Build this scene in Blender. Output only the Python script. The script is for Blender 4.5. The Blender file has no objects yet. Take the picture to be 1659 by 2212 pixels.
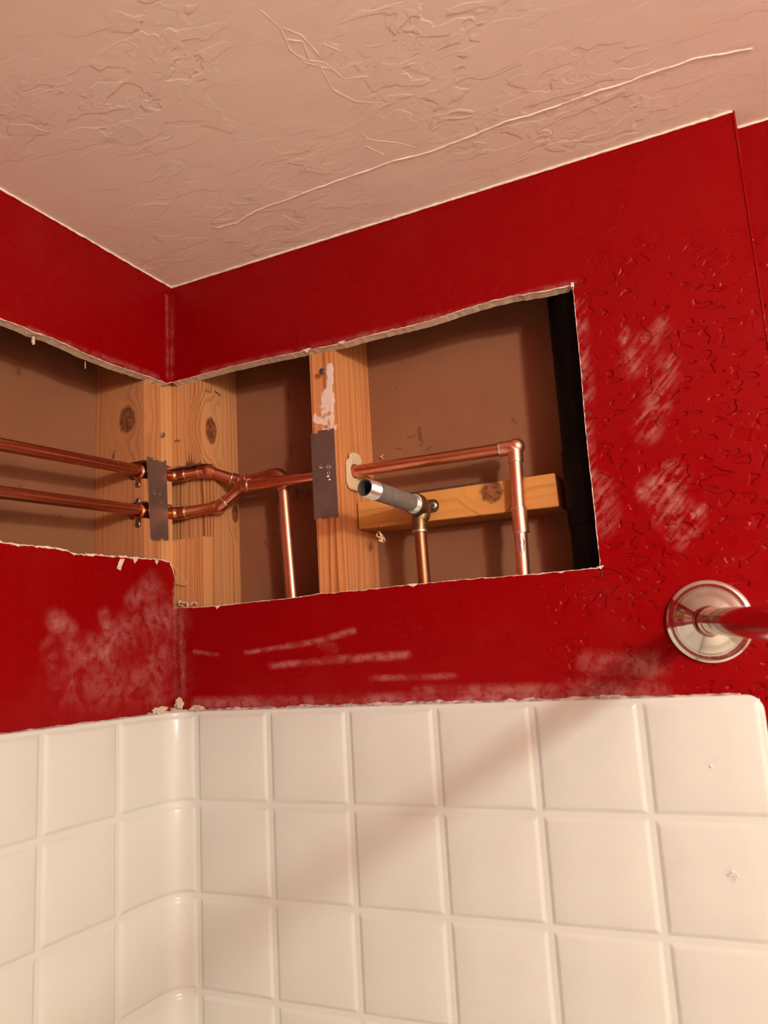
import bpy, bmesh, math, random
from mathutils import Vector, Matrix, noise as mnoise
from mathutils.geometry import delaunay_2d_cdt
random.seed(7)
SC = bpy.context.scene
COL = SC.collection
PI = math.pi

# ------------------------------------------------------------------ camera
W, H, FPX = 1659, 2212, 1710.0
CAM = Vector((0.75783, -0.89268, 0.06241))
FWD = Vector((-0.41861, 0.89033, 0.17911))
RGT = Vector((0.89901, 0.43418, -0.05712))
UPV = Vector((0.12863, -0.13711, 0.98217))
cd = bpy.data.cameras.new('camera')
cam = bpy.data.objects.new('camera', cd)
COL.objects.link(cam)
cam.matrix_world = Matrix((
    (RGT.x, UPV.x, -FWD.x, CAM.x), (RGT.y, UPV.y, -FWD.y, CAM.y),
    (RGT.z, UPV.z, -FWD.z, CAM.z), (0, 0, 0, 1)))
cd.sensor_fit = 'HORIZONTAL'
cd.sensor_width = 36.0
cd.lens = 36.0 * FPX / W
cd.clip_start = 0.01
cd.dof.use_dof = True
cd.dof.focus_distance = 1.04
cd.dof.aperture_fstop = 8.5
SC.camera = cam

# ------------------------------------------------------------------ world, lamps, exposure
wd = bpy.data.worlds.new('world')
SC.world = wd
wd.use_nodes = True
wd.node_tree.nodes['Background'].inputs[0].default_value = (0.02, 0.015, 0.012, 1)
wd.node_tree.nodes['Background'].inputs[1].default_value = 0.2


def lamp(name, loc, power, radius, colour):
    d = bpy.data.lights.new(name, 'POINT')
    d.energy = power
    d.shadow_soft_size = radius
    d.color = colour
    o = bpy.data.objects.new(name, d)
    o.location = loc
    COL.objects.link(o)
    return o


WARM = (0.91, 1.0, 0.86)
lamp('vanity_bulb', (1.74, -1.34, 0.455), 33.0, 0.05, WARM)
lamp('vanity_bulb.001', (1.70, -1.40, 0.31), 8.5, 0.05, WARM)

SC.view_settings.view_transform = 'Standard'
SC.view_settings.look = 'None'
SC.view_settings.gamma = 1.0
SC.view_settings.use_curve_mapping = False
SC.view_settings.exposure = 1.19
cy = getattr(SC, 'cycles', None)
if cy:
    cy.max_bounces = 8
    cy.diffuse_bounces = 4
    cy.glossy_bounces = 4

# ------------------------------------------------------------------ room measures (metres, z = 0 is the top of the tile panel)
DW = 0.0127            # drywall thickness
BACK = 0.1017          # back of the stud bay behind the shower-head wall
LBACK = -0.1065        # back of the stud bay behind the long wall
ZC = 0.637             # ceiling
ZF = -1.78             # floor
P = 0.1166             # tile pitch
TP = 0.0085            # tile face, proud of the wall


def at(px, py, axis, val):
    """the point of the plane axis = val that the photo shows at (px, py)"""
    r = FWD + RGT * ((px - W / 2) / FPX) - UPV * ((py - H / 2) / FPX)
    t = (val - CAM[axis]) / r[axis]
    return CAM + r * t


# ------------------------------------------------------------------ mesh helpers
def link(name, me, mat, parent=None, smooth=False, **props):
    """link mesh data (given in world coordinates) as one object"""
    o = bpy.data.objects.new(name, me)
    mats = mat if isinstance(mat, (list, tuple)) else [mat]
    if not me.materials:
        for m in mats:
            me.materials.append(m)
    if parent is not None:
        o.parent = parent
        off = world_loc(parent)
        me.transform(Matrix.Translation(-off))
    COL.objects.link(o)
    if smooth:
        me.shade_smooth()
        if smooth != 'all':
            try:
                me.set_sharp_from_angle(angle=math.radians(smooth if smooth is not True else 38))
            except Exception:
                pass
    for k, v in props.items():
        o[k] = v
    return o


def world_loc(o):
    v = Vector(o.location)
    while o.parent:
        o = o.parent
        v += Vector(o.location)
    return v


def bm_link(name, bm, mat, parent=None, smooth=False, recalc=True, **props):
    if recalc:
        bmesh.ops.recalc_face_normals(bm, faces=bm.faces)
    me = bpy.data.meshes.new(name)
    bm.to_mesh(me)
    bm.free()
    return link(name, me, mat, parent, smooth, **props)


def thing(name, loc, label, cat, group=None):
    o = bpy.data.objects.new(name, None)
    o.empty_display_size = 0.02
    o.location = loc
    COL.objects.link(o)
    o['label'] = label
    o['category'] = cat
    if group:
        o['group'] = group
    return o


def box(bm, x0, x1, y0, y1, z0, z1, bevel=0.0, seg=1, mi=0):
    v = [bm.verts.new((x, y, z)) for z in (z0, z1) for y in (y0, y1) for x in (x0, x1)]
    fs = []
    for q in ((0, 2, 3, 1), (4, 5, 7, 6), (0, 1, 5, 4), (2, 6, 7, 3), (0, 4, 6, 2), (1, 3, 7, 5)):
        f = bm.faces.new([v[i] for i in q])
        f.material_index = mi
        fs.append(f)
    if bevel:
        es = list({e for f in fs for e in f.edges})
        bmesh.ops.bevel(bm, geom=es, offset=bevel, segments=seg, profile=0.5, affect='EDGES')


def frame(d):
    d = Vector(d).normalized()
    a = Vector((0, 0, 1)) if abs(d.z) < 0.9 else Vector((1, 0, 0))
    u = d.cross(a).normalized()
    return u, d.cross(u).normalized()


def sweep(bm, pts, radii, n=20, cap=True, mi=0):
    """tube through pts, rotation minimising frame"""
    pts = [Vector(p) for p in pts]
    if not isinstance(radii, (list, tuple)):
        radii = [radii] * len(pts)
    dirs = []
    for i in range(len(pts)):
        a = pts[max(i - 1, 0)]
        b = pts[min(i + 1, len(pts) - 1)]
        dirs.append((b - a).normalized() if (b - a).length > 1e-9 else dirs[-1])
    u, v = frame(dirs[0])
    rings = []
    for i, p in enumerate(pts):
        if i:
            q = dirs[i - 1].rotation_difference(dirs[i])
            u = q @ u
            v = q @ v
        rings.append([bm.verts.new(p + (u * math.cos(2 * PI * k / n) + v * math.sin(2 * PI * k / n)) * radii[i])
                      for k in range(n)])
    for a, b in zip(rings, rings[1:]):
        for k in range(n):
            f = bm.faces.new((a[k], a[(k + 1) % n], b[(k + 1) % n], b[k]))
            f.material_index = mi
    if cap:
        bm.faces.new(rings[0][::-1]).material_index = mi
        bm.faces.new(rings[-1]).material_index = mi
    return rings


def lathe(bm, origin, axis, prof, n=40, cap0=True, cap1=True):
    """prof: list of (distance along axis, radius)"""
    o = Vector(origin)
    d = Vector(axis).normalized()
    u, v = frame(d)
    rings = []
    for t, r in prof:
        rings.append([bm.verts.new(o + d * t + (u * math.cos(2 * PI * k / n) + v * math.sin(2 * PI * k / n)) * max(r, 1e-5))
                      for k in range(n)])
    for a, b in zip(rings, rings[1:]):
        for k in range(n):
            bm.faces.new((a[k], a[(k + 1) % n], b[(k + 1) % n], b[k]))
    if cap0:
        bm.faces.new(rings[0][::-1])
    if cap1:
        bm.faces.new(rings[-1])


def arc(p0, c, p1, rad, n=8):
    """points of a fillet of radius rad at corner c between p0 and p1"""
    p0, c, p1 = Vector(p0), Vector(c), Vector(p1)
    a = (p0 - c).normalized()
    b = (p1 - c).normalized()
    ang = a.angle(b)
    t = rad / math.tan(ang / 2)
    bis = (a + b).normalized()
    o = c + bis * (rad / math.sin(ang / 2))
    s = c + a * t - o
    e = c + b * t - o
    tot = s.angle(e)
    ax = s.cross(e).normalized()
    return [o + Matrix.Rotation(tot * i / n, 3, ax) @ s for i in range(n + 1)]


def extrude_poly(bm, pts, vec, mi_front=0, mi_side=0, mi_back=0):
    vec = Vector(vec)
    a = [bm.verts.new(Vector(p)) for p in pts]
    b = [bm.verts.new(Vector(p) + vec) for p in pts]
    bm.faces.new(a).material_index = mi_front
    bm.faces.new(b[::-1]).material_index = mi_back
    n = len(pts)
    for i in range(n):
        bm.faces.new((a[i], b[i], b[(i + 1) % n], a[(i + 1) % n])).material_index = mi_side
    return a, b


def densify(pts, step):
    out = []
    for a, b in zip(pts, pts[1:]):
        a, b = Vector(a), Vector(b)
        k = max(1, int((b - a).length / step))
        out += [a.lerp(b, i / k) for i in range(k)]
    return out + [Vector(pts[-1])]


# ------------------------------------------------------------------ material helpers
class NT:
    def __init__(s, name):
        s.m = bpy.data.materials.new(name)
        s.m.use_nodes = True
        s.t = s.m.node_tree
        s.b = s.t.nodes['Principled BSDF']
        s.pos = s.n('ShaderNodeNewGeometry').outputs['Position']

    def n(s, typ, ins=None, **kw):
        nd = s.t.nodes.new(typ)
        for k, v in kw.items():
            setattr(nd, k, v)
        for k, v in (ins or {}).items():
            s.set(nd.inputs[k], v)
        return nd

    def set(s, sock, v):
        if isinstance(v, bpy.types.NodeSocket):
            s.t.links.new(v, sock)
        elif isinstance(v, (tuple, list)) and len(v) == 3 and sock.type == 'RGBA':
            sock.default_value = (*v, 1)
        else:
            sock.default_value = v

    def math(s, op, a, b=0.0, c=None, clamp=False):
        ins = {0: a, 1: b}
        if c is not None:
            ins[2] = c
        return s.n('ShaderNodeMath', ins, operation=op, use_clamp=clamp).outputs[0]

    def ramp(s, x, a, b, lo=0.0, hi=1.0):
        return s.n('ShaderNodeMapRange', {0: x, 1: a, 2: b, 3: lo, 4: hi}, interpolation_type='SMOOTHSTEP').outputs[0]

    def noise(s, scale, detail=2.0, vec=None, rough=0.5, stretch=None, rot=None, dist=0.0):
        v = s.pos if vec is None else vec
        if stretch is not None or rot is not None:
            ins = {0: v}
            if rot:
                mp = s.n('ShaderNodeMapping', ins)
                mp.inputs['Rotation'].default_value = rot
                ins = {0: mp.outputs[0]}
            mp = s.n('ShaderNodeMapping', ins)
            if stretch:
                mp.inputs['Scale'].default_value = stretch
            v = mp.outputs[0]
        return s.n('ShaderNodeTexNoise', {'Vector': v, 'Scale': scale, 'Detail': detail, 'Roughness': rough,
                                          'Distortion': dist}).outputs[0]

    def mix(s, f, a, b):
        nd = s.n('ShaderNodeMix', data_type='RGBA')
        s.set(nd.inputs[0], f)
        s.set(nd.inputs[6], a)
        s.set(nd.inputs[7], b)
        return nd.outputs[2]

    def bump(s, h, dist, strength=1.0, normal=None):
        ins = {'Height': h, 'Distance': dist, 'Strength': strength}
        if normal is not None:
            ins['Normal'] = normal
        return s.n('ShaderNodeBump', ins).outputs[0]

    def seg(s, a, b, w, soft=None):
        """mask 1 on the segment a-b, falling to 0 at distance w"""
        a, b = Vector(a), Vector(b)
        d = b - a
        L2 = max(d.length_squared, 1e-9)
        pa = s.n('ShaderNodeVectorMath', {0: s.pos, 1: tuple(a)}, operation='SUBTRACT').outputs[0]
        dt = s.n('ShaderNodeVectorMath', {0: pa, 1: tuple(d / L2)}, operation='DOT_PRODUCT').outputs['Value']
        tt = s.math('ADD', dt, 0.0, clamp=True)
        sc = s.n('ShaderNodeVectorMath', {0: tuple(d)}, operation='SCALE')
        s.set(sc.inputs['Scale'], tt)
        df = s.n('ShaderNodeVectorMath', {0: pa, 1: sc.outputs[0]}, operation='SUBTRACT').outputs[0]
        ln = s.n('ShaderNodeVectorMath', {0: df}, operation='LENGTH').outputs['Value']
        return s.ramp(ln, 0.0, w, 1.0, 0.0)

    def out(s, col=None, rough=None, normal=None, metal=None, spec=None, coat=None):
        if col is not None:
            s.set(s.b.inputs['Base Color'], col)
        if rough is not None:
            s.set(s.b.inputs['Roughness'], rough)
        if normal is not None:
            s.set(s.b.inputs['Normal'], normal)
        if metal is not None:
            s.set(s.b.inputs['Metallic'], metal)
        if spec is not None:
            s.set(s.b.inputs['Specular IOR Level'], spec)
        return s.m


def m_red():
    s = NT('red_paint')
    sx = s.n('ShaderNodeSeparateXYZ', {0: s.pos}).outputs
    # knock-down texture: flat islands with crisp rims, strongest on the right of the shower-head wall
    wob = s.noise(30, 2)
    isl = s.noise(62, 1.2, stretch=(0.8, 1, 1.2), dist=0.5)
    plate = s.ramp(isl, 0.585, 0.635)
    plate2 = s.ramp(isl, 0.365, 0.32)
    both = s.math('MULTIPLY', s.math('ADD', plate, s.math('MULTIPLY', plate2, 0.8)), -1.0)
    right = s.ramp(s.math('ADD', sx[0], s.math('MULTIPLY', wob, 0.14)), 0.56, 0.74)
    low = s.ramp(s.math('ADD', sx[2], s.math('MULTIPLY', wob, 0.1)), 0.58, 0.46)
    patch = s.ramp(s.noise(5.5, 2), 0.50, 0.64)
    amt = s.math('ADD', s.math('MULTIPLY', right, low), s.math('MULTIPLY', patch, 0.22), clamp=True)
    amt = s.math('MULTIPLY', amt, s.ramp(s.noise(16, 1), 0.36, 0.52, 0.25, 1.0))
    h = s.math('MULTIPLY', both, amt)
    fine = s.noise(420, 3)
    nrm = s.bump(fine, 0.00012, 0.6)
    nrm = s.bump(s.noise(22, 2), 0.0009, 0.3, nrm)
    nrm = s.bump(h, 0.0018, 1.0, nrm)
    # joint-compound dust: wiped smears, chalk lines, powder along cuts and the tile edge
    dust = None
    A = lambda x, y: at(x, y, 1, 0)
    L = lambda x, y: at(x, y, 0, 0)
    big = s.noise(90, 4, rough=0.65)
    streak = s.noise(190, 3, stretch=(0.16, 0.5, 1), rot=(0, 0.8, 0))
    rows = [
        (A(1350, 735), A(1345, 720), .012, .75), (A(1385, 745), A(1365, 790), .022, .40), (A(1430, 700), A(1410, 745), .016, .35),
        (A(1440, 790), A(1400, 930), .022, .42), (A(1425, 880), A(1385, 915), .018, .55),
        (A(1450, 1020), A(1398, 1062), .020, .55), (A(1465, 1035), A(1420, 1085), .018, .5),
        (A(1465, 1090), A(1440, 1120), .020, .5), (A(1500, 1110), A(1470, 1160), .022, .5),
        (A(1290, 1060), A(1300, 1120), .03, .4), (A(1245, 660), A(1265, 860), .016, .5), (A(1266, 900), A(1285, 1140), .012, .45),
        (A(530, 1410), A(620, 1396), .005, .55), (A(620, 1396), A(700, 1382), .006, .75), (A(700, 1382), A(765, 1362), .007, .75),
        (A(420, 1408), A(470, 1415), .005, .6), (A(585, 1438), A(700, 1428), .007, .5), (A(700, 1426), A(880, 1415), .008, .6),
        (A(800, 1465), A(980, 1460), .006, .5), (A(690, 1388), A(720, 1400), .012, .4),
        (A(1270, 1435), A(1420, 1440), .022, .5), (A(1240, 1490), A(1420, 1495), .020, .6), (A(900, 1495), A(1240, 1490), .012, .5),
        (A(420, 1520), A(1240, 1505), .013, .55), (A(390, 1330), A(398, 1520), .010, .6),
        (L(378, 1280), L(384, 1520), .010, .8), (L(120, 1340), L(150, 1365), .022, .6), (L(150, 1400), L(250, 1410), .028, .62),
        (L(225, 1330), L(240, 1380), .016, .55), (L(110, 1400), L(120, 1480), .022, .4), (L(260, 1380), L(360, 1340), .045, .5),
        (L(290, 1300), L(330, 1260), .026, .45), (L(150, 1470), L(350, 1460), .06, .3), (L(330, 1310), L(350, 1500), .05, .38),
        (A(440, 806), A(800, 722), .010, .35), (A(800, 722), A(1240, 612), .009, .4), (L(60, 712), L(340, 815), .008, .45),
        (L(360, 640), L(362, 815), .006, .35), (A(374, 640), A(372, 815), .006, .3),
    ]
    film = None
    for a, b, w, k in rows:
        wiped = a.x > 0.55 and a.z > 0.1
        mk = s.math('MULTIPLY', s.seg(a, b, w * 0.95), k * (0.85 if wiped else 0.62))
        if wiped:
            dust = mk if dust is None else s.math('MAXIMUM', dust, mk)
        else:
            film = mk if film is None else s.math('MAXIMUM', film, mk)
    grit = s.ramp(s.math('ADD', s.math('MULTIPLY', s.noise(45, 5, rough=0.65), 0.5), s.math('MULTIPLY', streak, 0.5)), 0.42, 0.64)
    dust = s.math('MULTIPLY', dust, grit)
    cloud = s.math('MULTIPLY', s.ramp(s.noise(26, 6, rough=0.62, dist=0.6), 0.36, 0.68, 0.15, 1.0), s.ramp(s.noise(85, 4, rough=0.6), 0.36, 0.56, 0.3, 1.15))
    speck = s.ramp(s.noise(130, 3), 0.66, 0.74, 0.0, 0.5)
    dust = s.math('ADD', dust, s.math('MULTIPLY', film, s.math('ADD', cloud, speck)), clamp=True)
    veil = s.math('MULTIPLY', s.ramp(s.noise(14, 4), 0.52, 0.75), 0.008)
    dust = s.math('ADD', dust, veil, clamp=True)
    tone = s.mix(s.noise(9, 3), (0.218, 0.0005, 0.0015), (0.230, 0.0006, 0.0017))
    col = s.mix(dust, tone, (0.52, 0.27, 0.25))
    rough = s.math('ADD', s.math('MULTIPLY', dust, 0.4), s.ramp(s.noise(40, 3), 0.3, 0.7, 0.24, 0.33), clamp=True)
    return s.out(col, rough, nrm, spec=0.11)


def m_ceiling():
    s = NT('ceiling_paint')
    patch = s.ramp(s.noise(3.2, 2), 0.44, 0.62)
    a = s.noise(27, 2.5, stretch=(0.7, 1.3, 1), dist=0.5)
    flat = s.ramp(a, 0.50, 0.535)
    b = s.noise(70, 2, dist=0.6)
    sharp = s.ramp(b, 0.55, 0.58)
    h = s.math('ADD', s.math('MULTIPLY', flat, s.math('ADD', s.math('MULTIPLY', patch, 0.8), 0.16)),
               s.math('MULTIPLY', sharp, s.math('MULTIPLY', patch, 0.4)))
    nrm = s.bump(s.noise(260, 3), 0.00015, 0.6)
    nrm = s.bump(s.noise(14, 3), 0.0012, 0.5, nrm)
    nrm = s.bump(h, 0.0007, 0.8, nrm)
    col = s.mix(s.noise(5, 3), (0.84, 0.71, 0.63), (0.89, 0.76, 0.68))
    return s.out(col, 0.55, nrm, spec=0.3)


def m_tile():
    s = NT('cream_tile_glaze')
    sx = s.n('ShaderNodeSeparateXYZ', {0: s.pos}).outputs
    soft = s.noise(55, 1.5, stretch=(0.7, 1, 1.4), rot=(0, 0.6, 0), dist=0.2)
    k = s.ramp(sx[0], 0.10, 0.50, 0.0, 1.0)
    nrm = s.bump(s.math('MULTIPLY', soft, k), 0.0020, 0.5)
    # two small chips in the glaze
    chip = s.math('MAXIMUM', s.seg(at(1533, 1655, 1, -TP), at(1536, 1658, 1, -TP), .0022),
                  s.seg(at(1578, 1888, 1, -TP), at(1584, 1894, 1, -TP), .0065))
    cr = s.math('MULTIPLY', chip, s.ramp(s.noise(420, 2), 0.4, 0.6))
    nrm = s.bump(cr, 0.0012, 1.0, nrm)
    col = s.mix(s.noise(4, 2), (0.575, 0.565, 0.53), (0.59, 0.58, 0.545))
    return s.out(col, 0.27, nrm, spec=0.4)


def m_plain(name, c0, c1, rough, scale=60, bump=0.0, metal=0.0, spec=0.5, bscale=None):
    s = NT(name)
    nz = s.noise(scale, 4)
    nrm = s.bump(s.noise(bscale or scale * 3, 4), bump, 0.8) if bump else None
    return s.out(s.mix(s.ramp(nz, 0.3, 0.7), c0, c1), rough, nrm, metal, spec)


def m_paper():
    """brown paper back of the drywall of the next room, with a few dark marks"""
    s = NT('drywall_back_paper')
    fib = s.noise(300, 4)
    blot = s.noise(7, 4)
    col = s.mix(s.ramp(blot, 0.3, 0.75), (0.225, 0.088, 0.042), (0.275, 0.112, 0.056))
    marks = None
    Bk = lambda x, y: at(x, y, 1, BACK)
    for a, b, w in ((Bk(622, 958), Bk(628, 962), .006), (Bk(628, 965), Bk(629, 985), .004), (Bk(573, 1170), Bk(577, 1182), .003),
                    (Bk(640, 1062), Bk(662, 1070), .018), (Bk(622, 850), Bk(624, 862), .004), (Bk(591, 1148), Bk(592, 1170), .003),
                    (Bk(905, 925), Bk(910, 960), .005), (Bk(880, 945), Bk(895, 942), .002), (Bk(1107, 905), Bk(1113, 912), .004),
                    (Bk(857, 970), Bk(868, 968), .002), (Bk(930, 965), Bk(922, 972), .002)):
        mk = s.seg(a, b, w)
        marks = mk if marks is None else s.math('MAXIMUM', marks, mk)
    spk = s.ramp(s.noise(95, 1), 0.77, 0.80)
    marks = s.math('MAXIMUM', s.math('MULTIPLY', marks, s.ramp(s.noise(120, 3), 0.3, 0.55)), s.math('MULTIPLY', spk, 0.8))
    col = s.mix(s.math('MULTIPLY', marks, 0.75), col, (0.10, 0.035, 0.02))
    return s.out(col, 0.8, s.bump(fib, 0.0002, 0.5), spec=0.2)


def m_wood(name, light, dark, axis=2, scale=150.0, knots=(), seed=0.0, contrast=1.0, stain=0.25, plaster=()):
    """softwood: rings drawn around an axis, bent round the given knots (centre, radius, stretch along the grain)"""
    s = NT(name)
    st = [1.0, 1.0, 1.0]
    st[axis] = 0.045
    base = s.n('ShaderNodeVectorMath', {0: s.pos, 1: (seed, seed * 1.7, seed * 0.6)}, operation='ADD').outputs[0]
    mp = s.n('ShaderNodeMapping', {0: base})
    mp.inputs['Scale'].default_value = st
    wob = s.noise(26, 2, vec=mp.outputs[0])
    sx = s.n('ShaderNodeSeparateXYZ', {0: mp.outputs[0]}).outputs
    others = [i for i in range(3) if i != axis]
    coord = s.math('ADD', s.math('MULTIPLY', sx[others[0]], 0.85), s.math('MULTIPLY', sx[others[1]], 0.53))
    coord = s.math('ADD', coord, s.math('MULTIPLY', wob, 0.022))
    coord = s.math('ADD', coord, s.math('MULTIPLY', s.noise(60, 1, vec=mp.outputs[0]), 0.012))
    kmask, c_off = None, 0.0
    wgt = {others[0]: 0.85, others[1]: 0.53}
    for c, r, ell in knots:
        sd3 = (seed, seed * 1.7, seed * 0.6)
        cc = sum((c[i] + sd3[i]) * wgt[i] for i in others) + 0.011 - c_off
        c_off += cc
        coord = s.math('SUBTRACT', coord, cc)
        dv = s.n('ShaderNodeVectorMath', {0: s.pos, 1: tuple(c)}, operation='SUBTRACT').outputs[0]
        q = [1.0, 1.0, 1.0]
        q[axis] = 1.0 / ell
        dv = s.n('ShaderNodeVectorMath', {0: dv, 1: tuple(q)}, operation='MULTIPLY').outputs[0]
        ln = s.n('ShaderNodeVectorMath', {0: dv}, operation='LENGTH').outputs['Value']
        pull = s.ramp(ln, r * 0.6, r * 3.2)
        coord = s.math('ADD', s.math('MULTIPLY', coord, pull),
                       s.math('MULTIPLY', s.math('MULTIPLY', ln, 0.9), s.math('SUBTRACT', 1.0, pull)))
        edge = s.math('ADD', ln, s.math('MULTIPLY', s.math('SUBTRACT', s.noise(120, 3), 0.5), r * 0.5))
        mk = s.ramp(edge, r * 0.75, r * 1.15, 1.0, 0.0)
        kmask = mk if kmask is None else s.math('MAXIMUM', kmask, mk)
    saw = s.math('FRACT', s.math('MULTIPLY', coord, scale))
    ring = s.math('MULTIPLY', s.ramp(saw, 0.30, 0.90), s.ramp(saw, 0.92, 1.0, 1.0, 0.0))
    wn = s.n('ShaderNodeTexWhiteNoise', noise_dimensions='1D')
    s.set(wn.inputs['W'], s.math('FLOOR', s.math('MULTIPLY', coord, scale)))
    ring = s.math('MULTIPLY', ring, s.ramp(wn.outputs['Value'], 0.0, 1.0, 0.25, 1.05))
    fib = s.noise(900, 3, vec=mp.outputs[0])
    blot = s.noise(16, 3, vec=mp.outputs[0])
    f = s.math('MULTIPLY', s.math('ADD', s.math('MULTIPLY', ring, 0.95 * contrast), s.math('MULTIPLY', fib, 0.22)),
               s.ramp(blot, 0.25, 0.65, 0.35, 1.0), clamp=True)
    col = s.mix(f, light, dark)
    col = s.mix(s.math('MULTIPLY', s.ramp(s.noise(9, 3, vec=mp.outputs[0]), 0.45, 0.7), stain), col, (0.46, 0.125, 0.05))
    if kmask is not None:
        kn = s.mix(s.ramp(s.noise(170, 4), 0.35, 0.65), (0.07, 0.018, 0.008), (0.24, 0.075, 0.025))
        col = s.mix(s.math('MULTIPLY', kmask, 0.92), col, kn)
    h = s.math('ADD', s.math('MULTIPLY', fib, 0.6), s.math('MULTIPLY', ring, 0.3))
    if plaster:
        pm = None
        for a, b, w, k in plaster:
            mk = s.math('MULTIPLY', s.seg(a, b, w), k)
            pm = mk if pm is None else s.math('MAXIMUM', pm, mk)
        pm = s.ramp(s.math('ADD', pm, s.math('MULTIPLY', s.math('SUBTRACT', s.noise(120, 4), 0.5), 1.3)), 0.36, 0.62)
        col = s.mix(s.math('MULTIPLY', pm, 0.85), col, (0.74, 0.60, 0.54))
        h = s.math('ADD', h, s.math('MULTIPLY', pm, 1.5))
    return s.out(col, 0.62, s.bump(h, 0.0004, 0.7), spec=0.25)


def m_copper(name, c0, c1, r0, r1, stretch_axis=0):
    s = NT(name)
    st = [6.0, 6.0, 6.0]
    st[stretch_axis] = 0.8
    a = s.noise(22, 4, stretch=tuple(x / 6 for x in st))
    b = s.noise(240, 3)
    tarn = s.ramp(s.math('ADD', s.math('MULTIPLY', a, 0.8), s.math('MULTIPLY', b, 0.2)), 0.38, 0.66)
    col = s.mix(tarn, c0, c1)
    return s.out(col, s.ramp(a, 0.3, 0.7, r0, r1), s.bump(b, 0.00006, 0.5), 1.0)


RED = m_red()
CEIL = m_ceiling()
TILE = m_tile()
GYP = m_plain('gypsum_core', (0.52, 0.38, 0.28), (0.62, 0.47, 0.36), 0.9, 90, 0.0008, spec=0.1)
TORN = m_plain('torn_paper', (0.60, 0.46, 0.38), (0.78, 0.64, 0.55), 0.85, 200, 0.0003, spec=0.1)
PAPER = m_paper()
DARKRED = m_plain('red_paint_far', (0.24, 0.001, 0.003), (0.28, 0.0014, 0.0035), 0.45, 12)
FLOOR = m_plain('floor_vinyl', (0.76, 0.70, 0.60), (0.82, 0.76, 0.66), 0.5, 20)
CAULK = m_plain('old_caulk', (0.26, 0.17, 0.18), (0.62, 0.50, 0.46), 0.75, 110, 0.0010)
BEAD = m_plain('cream_paint_bead', (0.74, 0.62, 0.50), (0.84, 0.73, 0.62), 0.45, 140, 0.0006)
COPPER = m_copper('copper', (0.80, 0.33, 0.19), (0.58, 0.19, 0.10), 0.24, 0.36, 0)
COPPER_D = m_copper('copper_dull', (0.66, 0.24, 0.13), (0.42, 0.13, 0.07), 0.28, 0.42, 1)
COPPER_V = m_copper('copper_vertical', (0.86, 0.40, 0.27), (0.68, 0.27, 0.17), 0.36, 0.46, 2)
BRONZE = m_copper('aged_copper', (0.34, 0.135, 0.07), (0.19, 0.07, 0.036), 0.42, 0.55, 2)
BRASS = m_copper('aged_brass', (0.24, 0.155, 0.085), (0.15, 0.09, 0.05), 0.42, 0.55, 2)
SOLDER = m_plain('solder', (0.70, 0.64, 0.58), (0.86, 0.80, 0.74), 0.28, 200, 0.0002, 1.0)
STEEL = m_plain('dull_steel_pipe', (0.24, 0.22, 0.205), (0.31, 0.285, 0.27), 0.5, 130, 0.0001, 0.55)
THREAD = m_plain('bright_thread', (0.66, 0.62, 0.58), (0.80, 0.76, 0.72), 0.26, 200, 0.0, 1.0)
BORE = m_plain('pipe_bore', (0.10, 0.095, 0.09), (0.20, 0.19, 0.18), 0.5, 90, 0.0003, 0.8)
PLATE = m_plain('galvanised_plate', (0.26, 0.20, 0.185), (0.31, 0.245, 0.225), 0.46, 40, 0.00008, 0.9)
PLATE_ED = m_plain('bright_sheared_steel', (0.62, 0.57, 0.52), (0.74, 0.69, 0.63), 0.4, 120, 0.0, 1.0)
CHROME = m_plain('worn_chrome', (0.66, 0.61, 0.57), (0.74, 0.69, 0.65), 0.09, 60, 0.0, 1.0)
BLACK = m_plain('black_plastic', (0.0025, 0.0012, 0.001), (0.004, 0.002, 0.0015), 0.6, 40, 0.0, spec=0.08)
SCREWM = m_plain('grey_screw', (0.22, 0.20, 0.18), (0.34, 0.31, 0.28), 0.42, 300, 0.0, 0.9)
SCREWB = m_plain('black_screw', (0.035, 0.03, 0.028), (0.06, 0.05, 0.045), 0.45, 300, 0.0, 0.6)
BEIGE = m_plain('beige_plastic', (0.62, 0.48, 0.31), (0.68, 0.54, 0.36), 0.5, 90, 0.0004)
FELT = m_plain('dark_felt', (0.05, 0.025, 0.018), (0.08, 0.04, 0.03), 0.9, 200, 0.0004)
SHAVE = m_plain('wood_shaving', (0.80, 0.55, 0.33), (0.88, 0.64, 0.40), 0.7, 150)
CHAR = m_plain('scorched_wood', (0.05, 0.018, 0.01), (0.16, 0.06, 0.03), 0.9, 300, 0.0006)

# ------------------------------------------------------------------ the room shell
def struct(name, bm, mat, smooth=False, parent=None, **k):
    return bm_link(name, bm, mat, parent, smooth, kind='structure', **k)


XR, YF = 2.35, -1.58           # unseen right and front walls close the room


def jit(i, amp, sc=1.0, seed=0.0):
    return amp * mnoise.noise(Vector((i * sc + seed, seed * 3.1, 0.5)))


def cut_edge(pts, amp, seed, step=0.0035):
    """ragged hand-cut line through pts, moved within its own plane (axis z and along)"""
    d = densify(pts, step)
    out = []
    for i, p in enumerate(d):
        if i in (0, len(d) - 1):
            out.append(p)
            continue
        t = (d[min(i + 1, len(d) - 1)] - d[i - 1]).normalized()
        nrm = Vector((t.y, 0, 0))
        k = amp * (mnoise.noise(p * 160 + Vector((seed, 0, 0))) * 0.6 + mnoise.noise(p * 480 + Vector((0, seed, 0))) * 0.5)
        out.append(p + Vector((0, 0, k)) if abs(t.z) < 0.7 else p + Vector((k if abs(t.x) < 0.9 and abs(p.y) < 1e-4 else 0, 0, 0)))
    return out


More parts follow.
